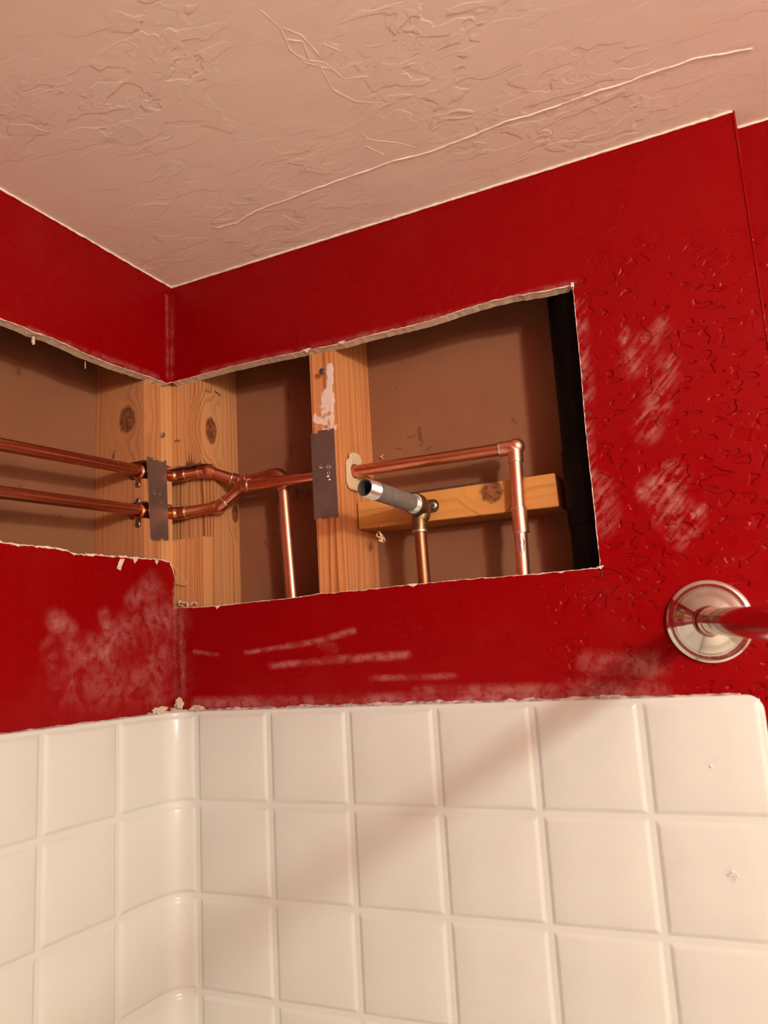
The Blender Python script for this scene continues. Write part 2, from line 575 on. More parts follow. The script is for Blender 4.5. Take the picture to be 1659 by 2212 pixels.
def fringe(name, edge, inward, normal, parent, seed, w_in=(0.0001, 0.0009), w_out=(0.0002, 0.0011), lift=0.0004):
    """torn paper lip along a cut edge: pale strip, ragged on both sides, slightly proud"""
    bm = bmesh.new()
    prev = None
    inward = Vector(inward)
    normal = Vector(normal)
    for i, p in enumerate(edge):
        a = abs(mnoise.noise(p * 210 + Vector((seed, 0, 0)))) * 1.8
        b = abs(mnoise.noise(p * 130 + Vector((0, 0, seed)))) * 1.8
        q = p + inward * (w_in[0] + (w_in[1] - w_in[0]) * a) + normal * lift * 0.3
        r = p - inward * (w_out[0] + (w_out[1] - w_out[0]) * b) + normal * lift * (0.4 + b * 0.5)
        m = p + normal * lift * (1 + a)
        cur = [bm.verts.new(x) for x in (q, m, r)]
        if prev:
            bm.faces.new((prev[0], prev[1], cur[1], cur[0]))
            bm.faces.new((prev[1], prev[2], cur[2], cur[1]))
        prev = cur
    return bm_link(name, bm, TORN, parent, True)


def drywall(name, pts, tvec, front_edge_ids=None):
    bm = bmesh.new()
    tvec = Vector(tvec)
    k = [0, 2] if abs(tvec.y) > 0 else [1, 2]
    tris = delaunay_2d_cdt([Vector((p[k[0]], p[k[1]])) for p in pts], [], [list(range(len(pts)))], 1, 1e-7)[2]
    a = [bm.verts.new(p) for p in pts]
    # the top cuts lean: the back of the board hangs a little lower than its painted face
    lean = [Vector((0, 0, -0.0026)) if 0.40 < p.z < 0.56 and p.x < 0.597 and p.y > YL + 0.001 else Vector((0, 0, 0)) for p in pts]
    b = [bm.verts.new(p + tvec + e) for p, e in zip(pts, lean)]
    for t in tris:
        bm.faces.new([a[i] for i in t]).material_index = 0
        bm.faces.new([b[i] for i in t]).material_index = 2
    for i in range(len(pts)):
        j = (i + 1) % len(pts)
        bm.faces.new((a[i], b[i], b[j], a[j])).material_index = 1
    return struct(name, bm, [RED, GYP, PAPER])


YL = -0.62                      # the long wall is open this far
# hole in the shower-head wall (front paper line), left to right along the top, then down and back
A0 = lambda x, y: at(x, y, 1, 0.0)
L0 = lambda x, y: at(x, y, 0, 0.0)
top_b = [Vector((0.0, 0, A0(367, 827).z))] + [A0(*p) for p in ((420, 813), (480, 797), (560, 778), (675, 754), (740, 741), (800, 724),
                                                        (868, 708), (912, 697), (960, 683), (1000, 669), (1063, 650), (1104, 640), (1170, 630), (1237, 615))]
right_b = [A0(*p) for p in ((1237, 615), (1245, 700), (1254, 790), (1262, 890), (1270, 975), (1283, 1090), (1290, 1160), (1297, 1226))]
bot_b = [A0(*p) for p in ((1297, 1226), (1180, 1238), (1130, 1242), (1000, 1252), (900, 1262), (780, 1275), (690, 1283),
                          (630, 1292), (560, 1299), (480, 1308), (450, 1311))] + [Vector((0.0, 0, A0(383, 1313).z))]
for lst in (top_b, right_b, bot_b):
    for p in lst:
        p.y = 0.0
e_top = cut_edge(top_b, 0.0011, 3.0)
e_right = cut_edge(right_b, 0.0006, 8.0)
e_bot = cut_edge(bot_b, 0.0010, 5.0)
XS = 0.795                      # corner bead at the right end of the tub wall
hole = e_top + e_right[1:] + e_bot[1:]
wb = drywall('wall_back', [Vector((0.0, 0, ZC))] + hole + [Vector((0.0, 0, -1.5)), Vector((XS, 0, -1.5)), Vector((XS, 0, ZC))],
             (0, DW, 0))
fringe('torn_paper', e_top, (0, 0, 1), (0, -1, 0), wb, 1.0, w_out=(0.0003, 0.0012))
fringe('torn_paper', e_right, (1, 0, 0), (0, -1, 0), wb, 2.0, w_in=(0.0, 0.0008), w_out=(0.0002, 0.0007))
fringe('torn_paper', e_bot, (0, 0, -1), (0, -1, 0), wb, 4.0, w_in=(0.0001, 0.0009), w_out=(0.0001, 0.0010))

# hole in the long wall: open towards the camera side beyond the frame
YL = -0.62
zt, zb = 0.4727, 0.2115
top_l = [Vector((0, YL, zt))] + [L0(*p) for p in ((0, 688), (30, 699), (45, 704), (70, 716), (110, 729), (150, 747), (180, 762), (250, 790), (300, 806),
                                                   (340, 820), (360, 828))] + [Vector((0, 0.0, top_b[0].z))]
bot_l = [L0(378, 1250), L0(372, 1228), L0(366, 1214), L0(345, 1209), L0(300, 1206), L0(250, 1202), L0(210, 1199), L0(160, 1197),
         L0(140, 1187), L0(80, 1180), L0(40, 1177), L0(0, 1172), Vector((0, YL, zb))]
for lst in (top_l, bot_l):
    for p in lst:
        p.x = 0.0
bot_l = [Vector((0, 0.0, L0(380, 1262).z))] + bot_l
f_top = cut_edge(top_l, 0.0013, 11.0)
f_bot = cut_edge(bot_l, 0.0013, 14.0)
wl = drywall('wall_left', [Vector((0, YF, ZC)), Vector((0, YF, -1.5)), Vector((0, 0, -1.5))] + f_bot +
             [Vector((0, YL, zt))] + f_top[1:] + [Vector((0, 0, ZC))], (-DW, 0, 0))
fringe('torn_paper', f_top, (0, 0, 1), (1, 0, 0), wl, 21.0, w_out=(0.0003, 0.0014))
fringe('torn_paper', f_bot, (0, 0, -1), (1, 0, 0), wl, 24.0, w_in=(0.0002, 0.0016), w_out=(0.0002, 0.0020))
# loose flaps of paper hanging at the cut
def flap(parent, pts, normal, thick=0.0007, mat=None):
    pts = densify(list(pts) + [pts[0]], 0.0012)[:-1]
    pts = [p + Vector((0 if abs(normal[0]) else 1, 0 if abs(normal[1]) else 1, 0)) * 0.0009 * mnoise.noise(p * 420) + Vector((0, 0, 0.0011 * mnoise.noise(p * 390 + Vector((3, 1, 0))))) for p in pts]
    bm = bmesh.new()
    extrude_poly(bm, pts, Vector(normal) * thick, 0, 0, 0)
    return bm_link('torn_paper', bm, mat or TORN, parent)


for poly in (((258, 1208), (267, 1207), (258, 1232), (250, 1228)), ((285, 1207), (296, 1209), (289, 1217)),
             ((333, 1210), (341, 1212), (336, 1220)), ((22, 1174), (44, 1176), (39, 1181), (30, 1178)),
             ((182, 1195), (206, 1197), (200, 1202), (186, 1201))):
    flap(wl, [L0(*p) + Vector((0.0012, 0, 0)) for p in poly], (1, 0, 0))
for poly in (((466, 1309), (478, 1308), (470, 1316)), ((880, 1263), (905, 1260), (893, 1268)), ((1205, 1235), (1222, 1234), (1212, 1239)),
             ((1233, 612), (1240, 610), (1240, 622), (1235, 621)), ((1290, 1224), (1306, 1222), (1299, 1230)),
             ((655, 757), (672, 752), (664, 762)), ((730, 741), (746, 736), (742, 744))):
    flap(wb, [A0(*p) + Vector((0, -0.0012, 0)) for p in poly], (0, -1, 0))
# pencil ticks running past the corners of the cut
PENCIL = m_plain('saw_kerf', (0.03, 0.01, 0.01), (0.06, 0.02, 0.02), 0.9, 100)
for a, b in (((1238, 617), (1256, 611)), ((1298, 1228), (1300, 1248))):
    bm = bmesh.new()
    sweep(bm, [A0(*a) + Vector((0, -0.0003, 0)), A0(*b) + Vector((0, -0.0003, 0))], 0.0007, 6)
    bm_link('saw_kerf', bm, PENCIL, wb)

# the corner bead and the outer wall beyond it
YO = 0.035                      # the outer wall is set back
bm = bmesh.new()
box(bm, XS - 0.03, XR, YO, YO + DW, -1.5, ZC)
struct('wall_right', bm, RED)
bm = bmesh.new()
sec = [(XS - 0.0015, 0.0005), (XS - 0.0003, -0.0012), (XS + 0.0012, -0.0010), (XS + 0.0022, 0.0005), (XS + 0.0022, YO - 0.0005), (XS + 0.0002, YO - 0.0005), (XS + 0.0002, 0.004)]
extrude_poly(bm, [Vector((x, y, -1.45)) for x, y in sec], (0, 0, ZC - 0.0005 + 1.45))
struct('trim_1', bm, RED)
# ceiling, floor, unseen walls
bm = bmesh.new()
box(bm, -0.14, XR + 0.1, YF - 0.1, 0.14, ZC, ZC + 0.02)
ceil = struct('ceiling', bm, CEIL)
bm = bmesh.new()
box(bm, -0.14, XR + 0.1, YF - 0.1, 0.14, ZF - 0.02, ZF)
struct('floor', bm, FLOOR)
CREAM = m_plain('cream_wall_paint', (0.78, 0.70, 0.58), (0.84, 0.76, 0.64), 0.55, 12)
bm = bmesh.new()
box(bm, -0.02, XS, YF - 0.02, YF, ZF, ZC)
struct('wall_front', bm, DARKRED)
bm = bmesh.new()
box(bm, XS, XR, YF - 0.02, YF, ZF, ZC)
struct('wall_front_room', bm, DARKRED)
bm = bmesh.new()
box(bm, XR, XR + 0.02, YF, 0.14, ZF, ZC)
struct('wall_outer', bm, CREAM)

# backs of the stud bays
bm = bmesh.new()
box(bm, LBACK - DW, XR, BACK, BACK + DW, -1.5, ZC)
struct('wall_bay_back', bm, PAPER)
bm = bmesh.new()
box(bm, LBACK - DW, LBACK, YF, BACK, -1.5, ZC)
struct('wall_bay_left', bm, PAPER)

# raised seam of joint tape across the ceiling and the cream paint beads along its edges
def bead(name, pts, w, h, up, side, parent, mat, seed, k=0.5, step=0.004):
    bm = bmesh.new()
    up, prev = Vector(up), None
    d = densify(pts, step)
    for i, p in enumerate(d):
        t = (d[min(i + 1, len(d) - 1)] - d[max(i - 1, 0)]).normalized()
        sd = up.cross(t).normalized()
        nn = mnoise.noise(p * 90 + Vector((seed, 0, 0)))
        n2 = mnoise.noise(p * 230 + Vector((0, seed, 0)))
        ww = w * (1 + k * nn + 0.3 * n2)
        hh = h * (1 + k * n2)
        c = p + sd * w * 0.5 * nn
        cur = [bm.verts.new(x) for x in (c - sd * ww - up * 0.0003, c - sd * ww * 0.3 + up * hh, c + sd * ww * 0.3 + up * hh, c + sd * ww - up * 0.0003)]
        if prev:
            for q in range(3):
                bm.faces.new((prev[q], prev[q + 1], cur[q + 1], cur[q]))
        prev = cur
    return bm_link(name, bm, mat, parent, True)


CZ = lambda x, y: at(x, y, 2, ZC)
bead('tape_seam', [CZ(*p) for p in ((470, 492), (510, 482), (540, 462), (575, 446), (620, 431), (680, 408), (740, 387), (800, 366), (845, 348), (905, 335),
                                    (945, 322), (1010, 297), (1090, 263), (1140, 250), (1180, 236), (1230, 220), (1290, 197), (1340, 183), (1385, 165),
                                    (1440, 148), (1500, 127), (1560, 116), (1625, 104))], 0.0015, 0.0008, (0, 0, -1), None, ceil, CEIL, 3.0, 0.7)
bead('paint_bead', [Vector((x, -0.001, ZC - 0.001)) for x in (0.0, 0.2, 0.4, 0.6, XS)], 0.0016, 0.0014, Vector((0, -0.6, -0.8)), None, ceil, BEAD, 6.0, 0.8)
bead('paint_bead', [Vector((x, YO - 0.001, ZC - 0.001)) for x in (XS + 0.004, 0.86, 1.0)], 0.0016, 0.0014, Vector((0, -0.6, -0.8)), None, ceil, BEAD, 13.0, 0.8)
bead('paint_bead', [Vector((0.001, y, ZC - 0.001)) for y in (0.0, -0.2, -0.45)], 0.0013, 0.0011, Vector((0.6, 0, -0.8)), None, ceil, BEAD, 9.0, 0.8)
# skim ridges left by the trowel
for pl in (((560, 20), (605, 60), (625, 105), (660, 135), (720, 150)), ((610, 60), (650, 75), (690, 120), (700, 95), (735, 110)),
           ((640, 120), (690, 140), (720, 195), (770, 220), (830, 222)), ((790, 300), (830, 305), (870, 310), (900, 320), (908, 300)),
           ((780, 290), (800, 300), (790, 315), (830, 335)), ((620, 85), (655, 90), (668, 130), (700, 135), (745, 170), (795, 165))):
    bead('trowel_ridge', [CZ(*p) for p in pl], 0.0009, 0.00022, (0, 0, -1), None, ceil, CEIL, pl[0][0] * 0.01, 0.9)

# ------------------------------------------------------------------ moulded tile surround
RC = 0.036                      # inner radius of the rounded corner
CH = 0.006                      # slab thickness, the tiles rise above it
XE = 0.7435                     # free right edge


def path(sv, h):
    """point at arc length sv (0 = where the arc leaves the left wall, negative = along the left wall), height h off the wall"""
    arc_l = PI / 2 * RC
    if sv <= 0:
        return Vector((h, -RC + sv, 0))
    if sv >= arc_l:
        return Vector((RC + sv - arc_l, -h, 0))
    th = sv / RC
    return Vector((RC - (RC - h) * math.cos(th), -RC + (RC - h) * math.sin(th), 0))


def s_of_x(x):
    return x - RC + PI / 2 * RC


sur = thing('shower_surround', (0.36, -0.004, -1.4), 'cream moulded tile-pattern wall surround with rounded corner below the red walls', 'shower wall')
SVS = [YF + RC + 0.02 + i * 0.1 for i in range(15)]
SVS = [v for v in SVS if v < -0.02] + [PI / 2 * RC * i / 10 for i in range(11)] + [s_of_x(x) for x in (0.15, 0.3, 0.45, 0.6, 0.70, 0.72)]
bm = bmesh.new()
prof = [(0.0004, 0.004), (CH - 0.0012, 0.0035), (CH - 0.0003, 0.0025), (CH, 0.0)]
prev = None
for sv in SVS:
    cur = [bm.verts.new(path(sv, h) + Vector((0, 0, z))) for h, z in prof] + [bm.verts.new(path(sv, CH) + Vector((0, 0, -1.4)))]
    if prev:
        for q in range(len(cur) - 1):
            bm.faces.new((prev[q], prev[q + 1], cur[q + 1], cur[q]))
    prev = cur
# rounded free corner at the right
cx, rr = XE - 0.016, 0.016
ring_prev = prev
for i in range(0, 9):
    th = PI / 2 * i / 8
    cur = []
    for h, z in prof:
        r = rr + z - 0.004
        cur.append(bm.verts.new((cx + math.sin(th) * r, -h, 0.004 - rr + math.cos(th) * r)))
    cur.append(bm.verts.new((cx, -CH, -1.4)) if i == 0 else bm.verts.new((cx + 0.0, -CH, -1.4)))
    for q in range(len(cur) - 2):
        bm.faces.new((ring_prev[q], ring_prev[q + 1], cur[q + 1], cur[q]))
    if i == 0:
        bm.faces.new((ring_prev[3], ring_prev[4], cur[4], cur[3]))
    else:
        bm.faces.new((ring_prev[3], anchor, cur[3]))
    anchor = cur[4]
    ring_prev = cur
low = [bm.verts.new((XE + z - 0.004, -h, -1.4)) for h, z in prof]
for q in range(3):
    bm.faces.new((ring_prev[q], ring_prev[q + 1], low[q + 1], low[q]))
bm.faces.new((ring_prev[3], anchor, low[3]))
bmesh.ops.remove_doubles(bm, verts=bm.verts, dist=1e-5)
bm_link('backing_panel', bm, TILE, sur, 50)

GAP = 0.0022
EDG = 0.0065


def tile_mesh(s0, s1, z0, z1, crown=0.0, n=None, right_round=False):
    bm = bmesh.new()
    def stops(a, b, extra):
        m = [a, a + EDG * 0.25, a + EDG * 0.5, a + EDG * 0.75, a + EDG]
        k = extra
        m += [a + EDG + (b - a - 2 * EDG) * i / (k + 1) for i in range(1, k + 1)]
        m += [b - EDG, b - EDG * 0.75, b - EDG * 0.5, b - EDG * 0.25, b]
        return m
    us = stops(s0 + GAP, s1 - GAP, n or 2)
    zs = stops(z0 + GAP, z1 - GAP, 2)
    def ht(d):
        t = min(max(d / EDG, 0), 1)
        return t * t * (3 - 2 * t)
    g = []
    for z in zs:
        row = []
        for u in us:
            du = min(u - us[0], us[-1] - u)
            dz = min(z - zs[0], zs[-1] - z)
            hh = CH + (TP - CH) * min(ht(du), ht(dz)) * (1 if True else 0) - 0.0002 * (1 - min(ht(du), ht(dz)))
            row.append(bm.verts.new(path(u, hh) + Vector((0, 0, z))))
        g.append(row)
    for a, b in zip(g, g[1:]):
        for i in range(len(us) - 1):
            bm.faces.new((a[i], a[i + 1], b[i + 1], b[i]))
    return bm


X0 = 0.04153
rows_n = 6
def zrow(j):
    return -j * P * 0.991
SR = [s_of_x(X0 + i * P) for i in range(6)] + [s_of_x(XE - 0.001)]
SL = [(-0.1155 + RC) - k * P for k in range(0, 5)]
cols = [(SR[i], SR[i + 1], 2) for i in range(6)] + [(SL[0], SR[0], 12)] + [(SL[k + 1], SL[k], 2) for k in range(0, 4)]
for (a, b, n) in cols:
    proto = None
    for j in range(rows_n):
        z1 = zrow(j) + (0.0022 if j == 0 else 0)
        z0 = zrow(j + 1)
        if j == 0:
            bm_link('tile', tile_mesh(a, b, z0, z1, n=n), TILE, sur, 'all')
        elif proto is None:
            proto = bm_link('tile', tile_mesh(a, b, z0, z1, n=n), TILE, sur, 'all')
            base = j
        else:
            o = proto.copy()
            COL.objects.link(o)
            o.location = Vector((0, 0, zrow(j) - zrow(base)))
# old caulk smeared along the top edge
bm = bmesh.new()
pts = []
for i in range(0, 330):
    sv = -0.36 + i * (s_of_x(XE - 0.02) + 0.36) / 329
    pts.append((sv, path(sv, 0.0)))
prev = None
for i, (sv, p) in enumerate(pts):
    nz = mnoise.noise(Vector((sv * 70, 1.3, 0)))
    n2 = mnoise.noise(Vector((sv * 260, 4.3, 0)))
    wd_ = 0.0030 + 0.0024 * nz + 0.0015 * n2
    if sv < -0.02:
        wd_ *= 0.5
    if sv > s_of_x(0.62):
        wd_ *= 0.7
    zt_ = 0.0035 + max(wd_, 0.0008)
    row = [path(sv, 0.0002) + Vector((0, 0, zt_)), path(sv, 0.0018 + 0.0012 * n2) + Vector((0, 0, 0.0035 + max(wd_, 0.0008) * 0.55)),
           path(sv, 0.0042 + 0.001 * nz) + Vector((0, 0, 0.0042)), path(sv, CH - 0.0003) + Vector((0, 0, 0.0015))]
    cur = [bm.verts.new(x) for x in row]
    if prev:
        for q in range(3):
            bm.faces.new((prev[q], prev[q + 1], cur[q + 1], cur[q]))
    prev = cur
bm_link('caulk_line', bm, CAULK, sur, True, label='grey-white smeared old caulk line')

# crumbs of plaster lying on the ledge in the corner
def chunk(loc, size, seed, label, rot=0.0):
    bm = bmesh.new()
    bmesh.ops.create_icosphere(bm, subdivisions=3, radius=1.0)
    for v in bm.verts:
        k = 0.85 + 0.55 * mnoise.noise(v.co * 1.9 + Vector((seed, 0, 0))) + 0.45 * mnoise.noise(v.co * 4.2 + Vector((0, seed, 0)))
        v.co = Vector((v.co.x * size[0], v.co.y * size[1], v.co.z * size[2])) * k
    bmesh.ops.rotate(bm, cent=(0, 0, 0), matrix=Matrix.Rotation(rot, 3, 'Z'), verts=bm.verts)
    me = bpy.data.meshes.new('plaster_chunk')
    bm.to_mesh(me)
    bm.free()
    o = link('plaster_chunk', me, GYP, None, 30)
    o.location = loc
    o['label'] = label
    o['category'] = 'plaster crumb'
    return o


ck = [(at(345, 1537, 0, 0.003), (0.003, 0.012, 0.0045), 1.0, 'long flat plaster chunk on the tile ledge left of the corner', 0.1),
      (at(386, 1521, 1, -0.004), (0.005, 0.004, 0.006), 3.0, 'tall crumbly plaster chunk standing right in the tile corner', 0.4),
      (at(425, 1532, 1, -0.003), (0.009, 0.0035, 0.0035), 5.0, 'flattened pale plaster chunk on the ledge right of the corner', 0.0),
      (at(376, 1535, 1, -0.006), (0.0045, 0.004, 0.0028), 8.0, 'small low plaster crumb at the foot of the corner seam', 0.0)]
for c in ck:
    chunk(c[0] + Vector((0, -0.0005, 0.0008)), tuple(1.35 * q for q in c[1]), *c[2:])

# ------------------------------------------------------------------ framing timber
def profile_x(bm, prof, x0, x1):
    extrude_poly(bm, [Vector((x0, y, z)) for y, z in prof], (x1 - x0, 0, 0))


def profile_y(bm, prof, y0, y1):
    extrude_poly(bm, [Vector((x, y0, z)) for x, z in prof], (0, y1 - y0, 0))


ZS0, ZS1 = -0.30, ZC - 0.002
YA0, YA1 = -0.0465, -0.0128      # knotty stud at the end of the long wall
wA = m_wood('knotty_pine', (0.50, 0.205, 0.085), (0.25, 0.075, 0.026), 2, 150, [(at(275, 906, 1, YA0), 0.0165, 1.3)], 0.3, 0.55, 0.4)
wB = m_wood('pale_pine', (0.60, 0.30, 0.125), (0.36, 0.135, 0.048), 2, 260, [], 1.7, 0.7, 0.3)
wC = m_wood('striped_fir', (0.60, 0.275, 0.11), (0.20, 0.058, 0.018), 2, 165,
            [(at(456, 930, 0, 0.0425), 0.0135, 1.6), (at(508, 1110, 0, 0.0425), 0.009, 1.7)], 4.1, 1.1, 0.35)
wM = m_wood('red_fir', (0.62, 0.245, 0.09), (0.30, 0.085, 0.026), 2, 150, [], 7.7, 0.9, 0.5,
            plaster=[(at(712, 790, 1, DW), at(712, 860, 1, DW), .010, .85), (at(705, 850, 1, DW), at(700, 925, 1, DW), .020, .62),
                     (at(716, 850, 1, DW), at(716, 925, 1, DW), .009, .8), (at(680, 905, 1, DW), at(720, 925, 1, DW), .013, .65)])
wK = m_wood('yellow_pine', (0.58, 0.255, 0.065), (0.30, 0.09, 0.02), 0, 120, [(at(1062, 1062, 1, 0.0505), 0.0155, 1.0)], 2.2, 1.0, 0.3)

XN = -0.043                       # depth of the notches cut for the pipes
ZU, ZL_ = 0.3432, 0.2862          # height of the upper and lower line at the notched stud
bm = bmesh.new()
bx = LBACK
profile_y(bm, [(bx, ZS0), (-DW, ZS0), (-DW, ZL_ - 0.013), (XN, ZL_ - 0.013), (XN, ZL_ + 0.011), (-DW, ZL_ + 0.011),
               (-DW, ZU - 0.013), (XN, ZU - 0.013), (XN, ZU + 0.014), (-DW, ZU + 0.014), (-DW, ZS1), (bx, ZS1)], YA0, YA1)
so = bm_link('wall_stud', bm, wA, None, False)
so['label'] = 'pine stud with a big dark knot beside the left wall opening, notched for two pipes'
so['category'] = 'stud'
bm = bmesh.new()
YB0, YB1 = -0.0116, 0.0124
profile_y(bm, [(-0.10, ZS0), (-DW, ZS0), (-DW, ZL_ - 0.008), (XN, ZL_ - 0.008), (XN, ZL_ + 0.014), (-DW, ZL_ + 0.014),
               (-DW, ZU - 0.008), (XN, ZU - 0.008), (XN, ZU + 0.015), (-DW, ZU + 0.015), (-DW, ZS1), (-0.10, ZS1)], YB0, YB1)
so = bm_link('wall_stud', bm, wB, None, False)
so['label'] = 'narrow pale pine stud edge in the inside corner, right of the knotty stud'
so['category'] = 'stud'
bm = bmesh.new()
YN = 0.0415
XC0, XC1 = -0.0600, 0.0425
profile_x(bm, [(DW, ZS0), (DW, 0.247), (YN, 0.249), (YN, 0.359), (DW, 0.355), (DW, ZS1), (BACK, ZS1), (BACK, ZS0)], XC0, XC1)
so = bm_link('wall_stud', bm, wC, None, False)
so['label'] = 'striped fir corner stud behind the two copper bends, with a wide rough notch'
so['category'] = 'stud'
cstud = so
# splintered, scorched rim of that notch
bm = bmesh.new()
for i in range(26):
    x = -0.0110 + (XC1 + 0.0095) * i / 25
    hgt = 0.003 + 0.006 * abs(mnoise.noise(Vector((i * 0.9, 2, 1)))) + (0.022 * max(0, 1 - abs(x - 0.022) / 0.009) if i % 2 else 0)
    a = Vector((x - 0.0014, DW - 0.0004, 0.3535))
    b = Vector((x + 0.0014, DW - 0.0004, 0.3535))
    c = Vector((x + random.uniform(-.001, .0), DW - 0.0004, 0.3535 + hgt))
    extrude_poly(bm, [a, b, c], (0, 0.0004 + 0.0003, 0))
so2 = bm_link('splinter', bm, CHAR, cstud, kind='stuff')
bm = bmesh.new()
XM0, XM1 = 0.2315, 0.2722
pr = [(DW, ZS0), (DW, ZS1), (BACK, ZS1), (BACK, 0.3126)]
pr += [(0.0395 + 0.0125 * math.cos(2 * PI * k / 24), 0.3125 + 0.0125 * math.sin(2 * PI * k / 24)) for k in range(1, 25)]   # bored for the lower line
pr += [(BACK, 0.3124), (BACK, ZS0)]
extrude_poly(bm, [Vector((XM0, y, z)) for y, z in pr], (XM1 - XM0, 0, 0))
for v in bm.verts:
    if v.co.y > 0.09 and v.co.x > 0.25:
        v.co.x += 0.005
mid = bm_link('wall_stud', bm, wM, None, False)
mid['label'] = 'reddish fir stud in the middle of the opening, smeared with white plaster'
mid['category'] = 'stud'
# unseen stud added behind the right edge to keep the bay light-tight
bm = bmesh.new()
box(bm, 0.672, 0.711, DW, BACK, ZS0, ZS1, 0.001)
so = bm_link('wall_stud', bm, wB, None, False)
so['label'] = 'unseen stud added right of the black pipe to block stray light'
so['category'] = 'stud'

# blocking between the studs
XK0, XK1, YK = 0.2745, 0.549, 0.0505
bm = bmesh.new()
v = [Vector((XK0, YK, 0.2335)), Vector((XK1, YK, 0.2285)), Vector((XK1 - 0.002, YK, 0.2705)), Vector((XK0, YK, 0.2712))]
extrude_poly(bm, v, (0.0, BACK - YK, 0))
for q in bm.verts:
    if q.co.y > 0.09 and q.co.x < 0.4:
        q.co.x += 0.0035
bmesh.ops.bevel(bm, geom=list(bm.edges), offset=0.0018, segments=2, affect='EDGES', profile=0.5)
blk = bm_link('wood_blocking', bm, wK, None, False)
blk['label'] = 'yellow pine blocking with a round knot, level behind the capped steel pipe'.replace('capped ', '')
blk['category'] = 'wood block'

# dark felt shim lying on the blocking
bm = bmesh.new()
sh = [at(868, 1062, 1, 0.066), at(1000, 1041, 1, 0.066)]
za = 0.2716
box(bm, 0.345, 0.452, 0.060, 0.098, za, za + 0.0035, 0.0006)
for q in bm.verts:
    q.co.z += (0.452 - q.co.x) * 0.003
o = bm_link('felt_shim', bm, FELT, None)
o['label'] = 'thin black strip lying on top of the wood blocking'
o['category'] = 'shim'

# ------------------------------------------------------------------ black drain vent pipe
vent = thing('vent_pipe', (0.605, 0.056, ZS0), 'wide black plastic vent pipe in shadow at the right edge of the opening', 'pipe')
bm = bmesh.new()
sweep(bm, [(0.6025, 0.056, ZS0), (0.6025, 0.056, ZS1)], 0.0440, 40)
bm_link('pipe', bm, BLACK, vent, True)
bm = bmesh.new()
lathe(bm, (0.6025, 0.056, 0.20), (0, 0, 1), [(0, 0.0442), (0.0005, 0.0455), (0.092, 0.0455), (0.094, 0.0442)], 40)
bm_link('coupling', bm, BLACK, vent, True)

# ------------------------------------------------------------------ copper lines
RP = 0.0080
RF = 0.0094


def ring(parent, p, d, r=RF + 0.0003, mat=SOLDER, w=0.0011):
    bm = bmesh.new()
    lathe(bm, Vector(p) - Vector(d).normalized() * w, d, [(0, RP + 0.0001), (0.0002, r), (w, r + 0.0003), (2 * w - 0.0002, r), (2 * w, RP + 0.0001)], 24, False, False)
    return bm_link('solder_ring', bm, mat, parent, True)


def pipe(parent, pts, mat, r=RP, name='pipe'):
    bm = bmesh.new()
    sweep(bm, pts, r, 24)
    return bm_link(name, bm, mat, parent, True)


def elbow(parent, a, c, b, rad, leg, mat, name='elbow', rings=(True, True)):
    """fitting around corner c: arc plus straight sockets of length leg, slightly fatter than the pipe"""
    pts = arc(a, c, b, rad, 10)
    da = (Vector(a) - Vector(c)).normalized()
    db = (Vector(b) - Vector(c)).normalized()
    full = [pts[0] + da * leg, pts[0] + da * leg * 0.98] + pts + [pts[-1] + db * leg * 0.98, pts[-1] + db * leg]
    rr_ = [RP + 0.0002, RF] + [RF + 0.0006 * math.sin(PI * i / 10) for i in range(11)] + [RF, RP + 0.0002]
    bm = bmesh.new()
    sweep(bm, full, rr_, 24)
    o = bm_link(name, bm, mat, parent, True)
    if rings[0]:
        ring(parent, full[0], da)
    if rings[1]:
        ring(parent, full[-1], db)
    return pts[0] + da * leg * 0.5, pts[-1] + db * leg * 0.5


XPL = -0.0225                     # depth of the lines in the long wall
YP1 = 0.027
up_line = thing('copper_supply_line', (XPL, YP1, 0.1), 'upper copper line: along the left bay, double bend, elbow, then down behind the lower line', 'pipe')
U_far = at(0, 962, 0, XPL)
U_in = at(303, 1019, 1, -0.046)
U_in.x = XPL
Uc = Vector((XPL, YP1, 0.3475))
U_start = U_in + (U_far - U_in) * 2.4
U2 = at(447, 1017, 1, 0.030)
U3 = at(519, 1040, 1, 0.052)
U4 = at(610, 1022, 1, 0.055)
U5 = at(633, 1295, 1, 0.055)
U6 = U5 + (U5 - U4) * 0.5
a1, b1 = elbow(up_line, U_in, Uc, U2, 0.014, 0.011, COPPER_D, rings=(False, True))
a2, b2 = elbow(up_line, Uc, U2, U3, 0.022, 0.005, COPPER, rings=(True, False))
a3, b3 = elbow(up_line, U2, U3, U4, 0.012, 0.009, COPPER_D, rings=(True, True))
a4, b4 = elbow(up_line, U3, U4, U5, 0.014, 0.010, COPPER_D, rings=(False, True))
pipe(up_line, [U_start, a1], COPPER_D)
pipe(up_line, [b1, a2], COPPER)
pipe(up_line, [b2, a3], COPPER_D)
pipe(up_line, [b3, a4], COPPER_D)
pipe(up_line, [b4, U6], COPPER_V)

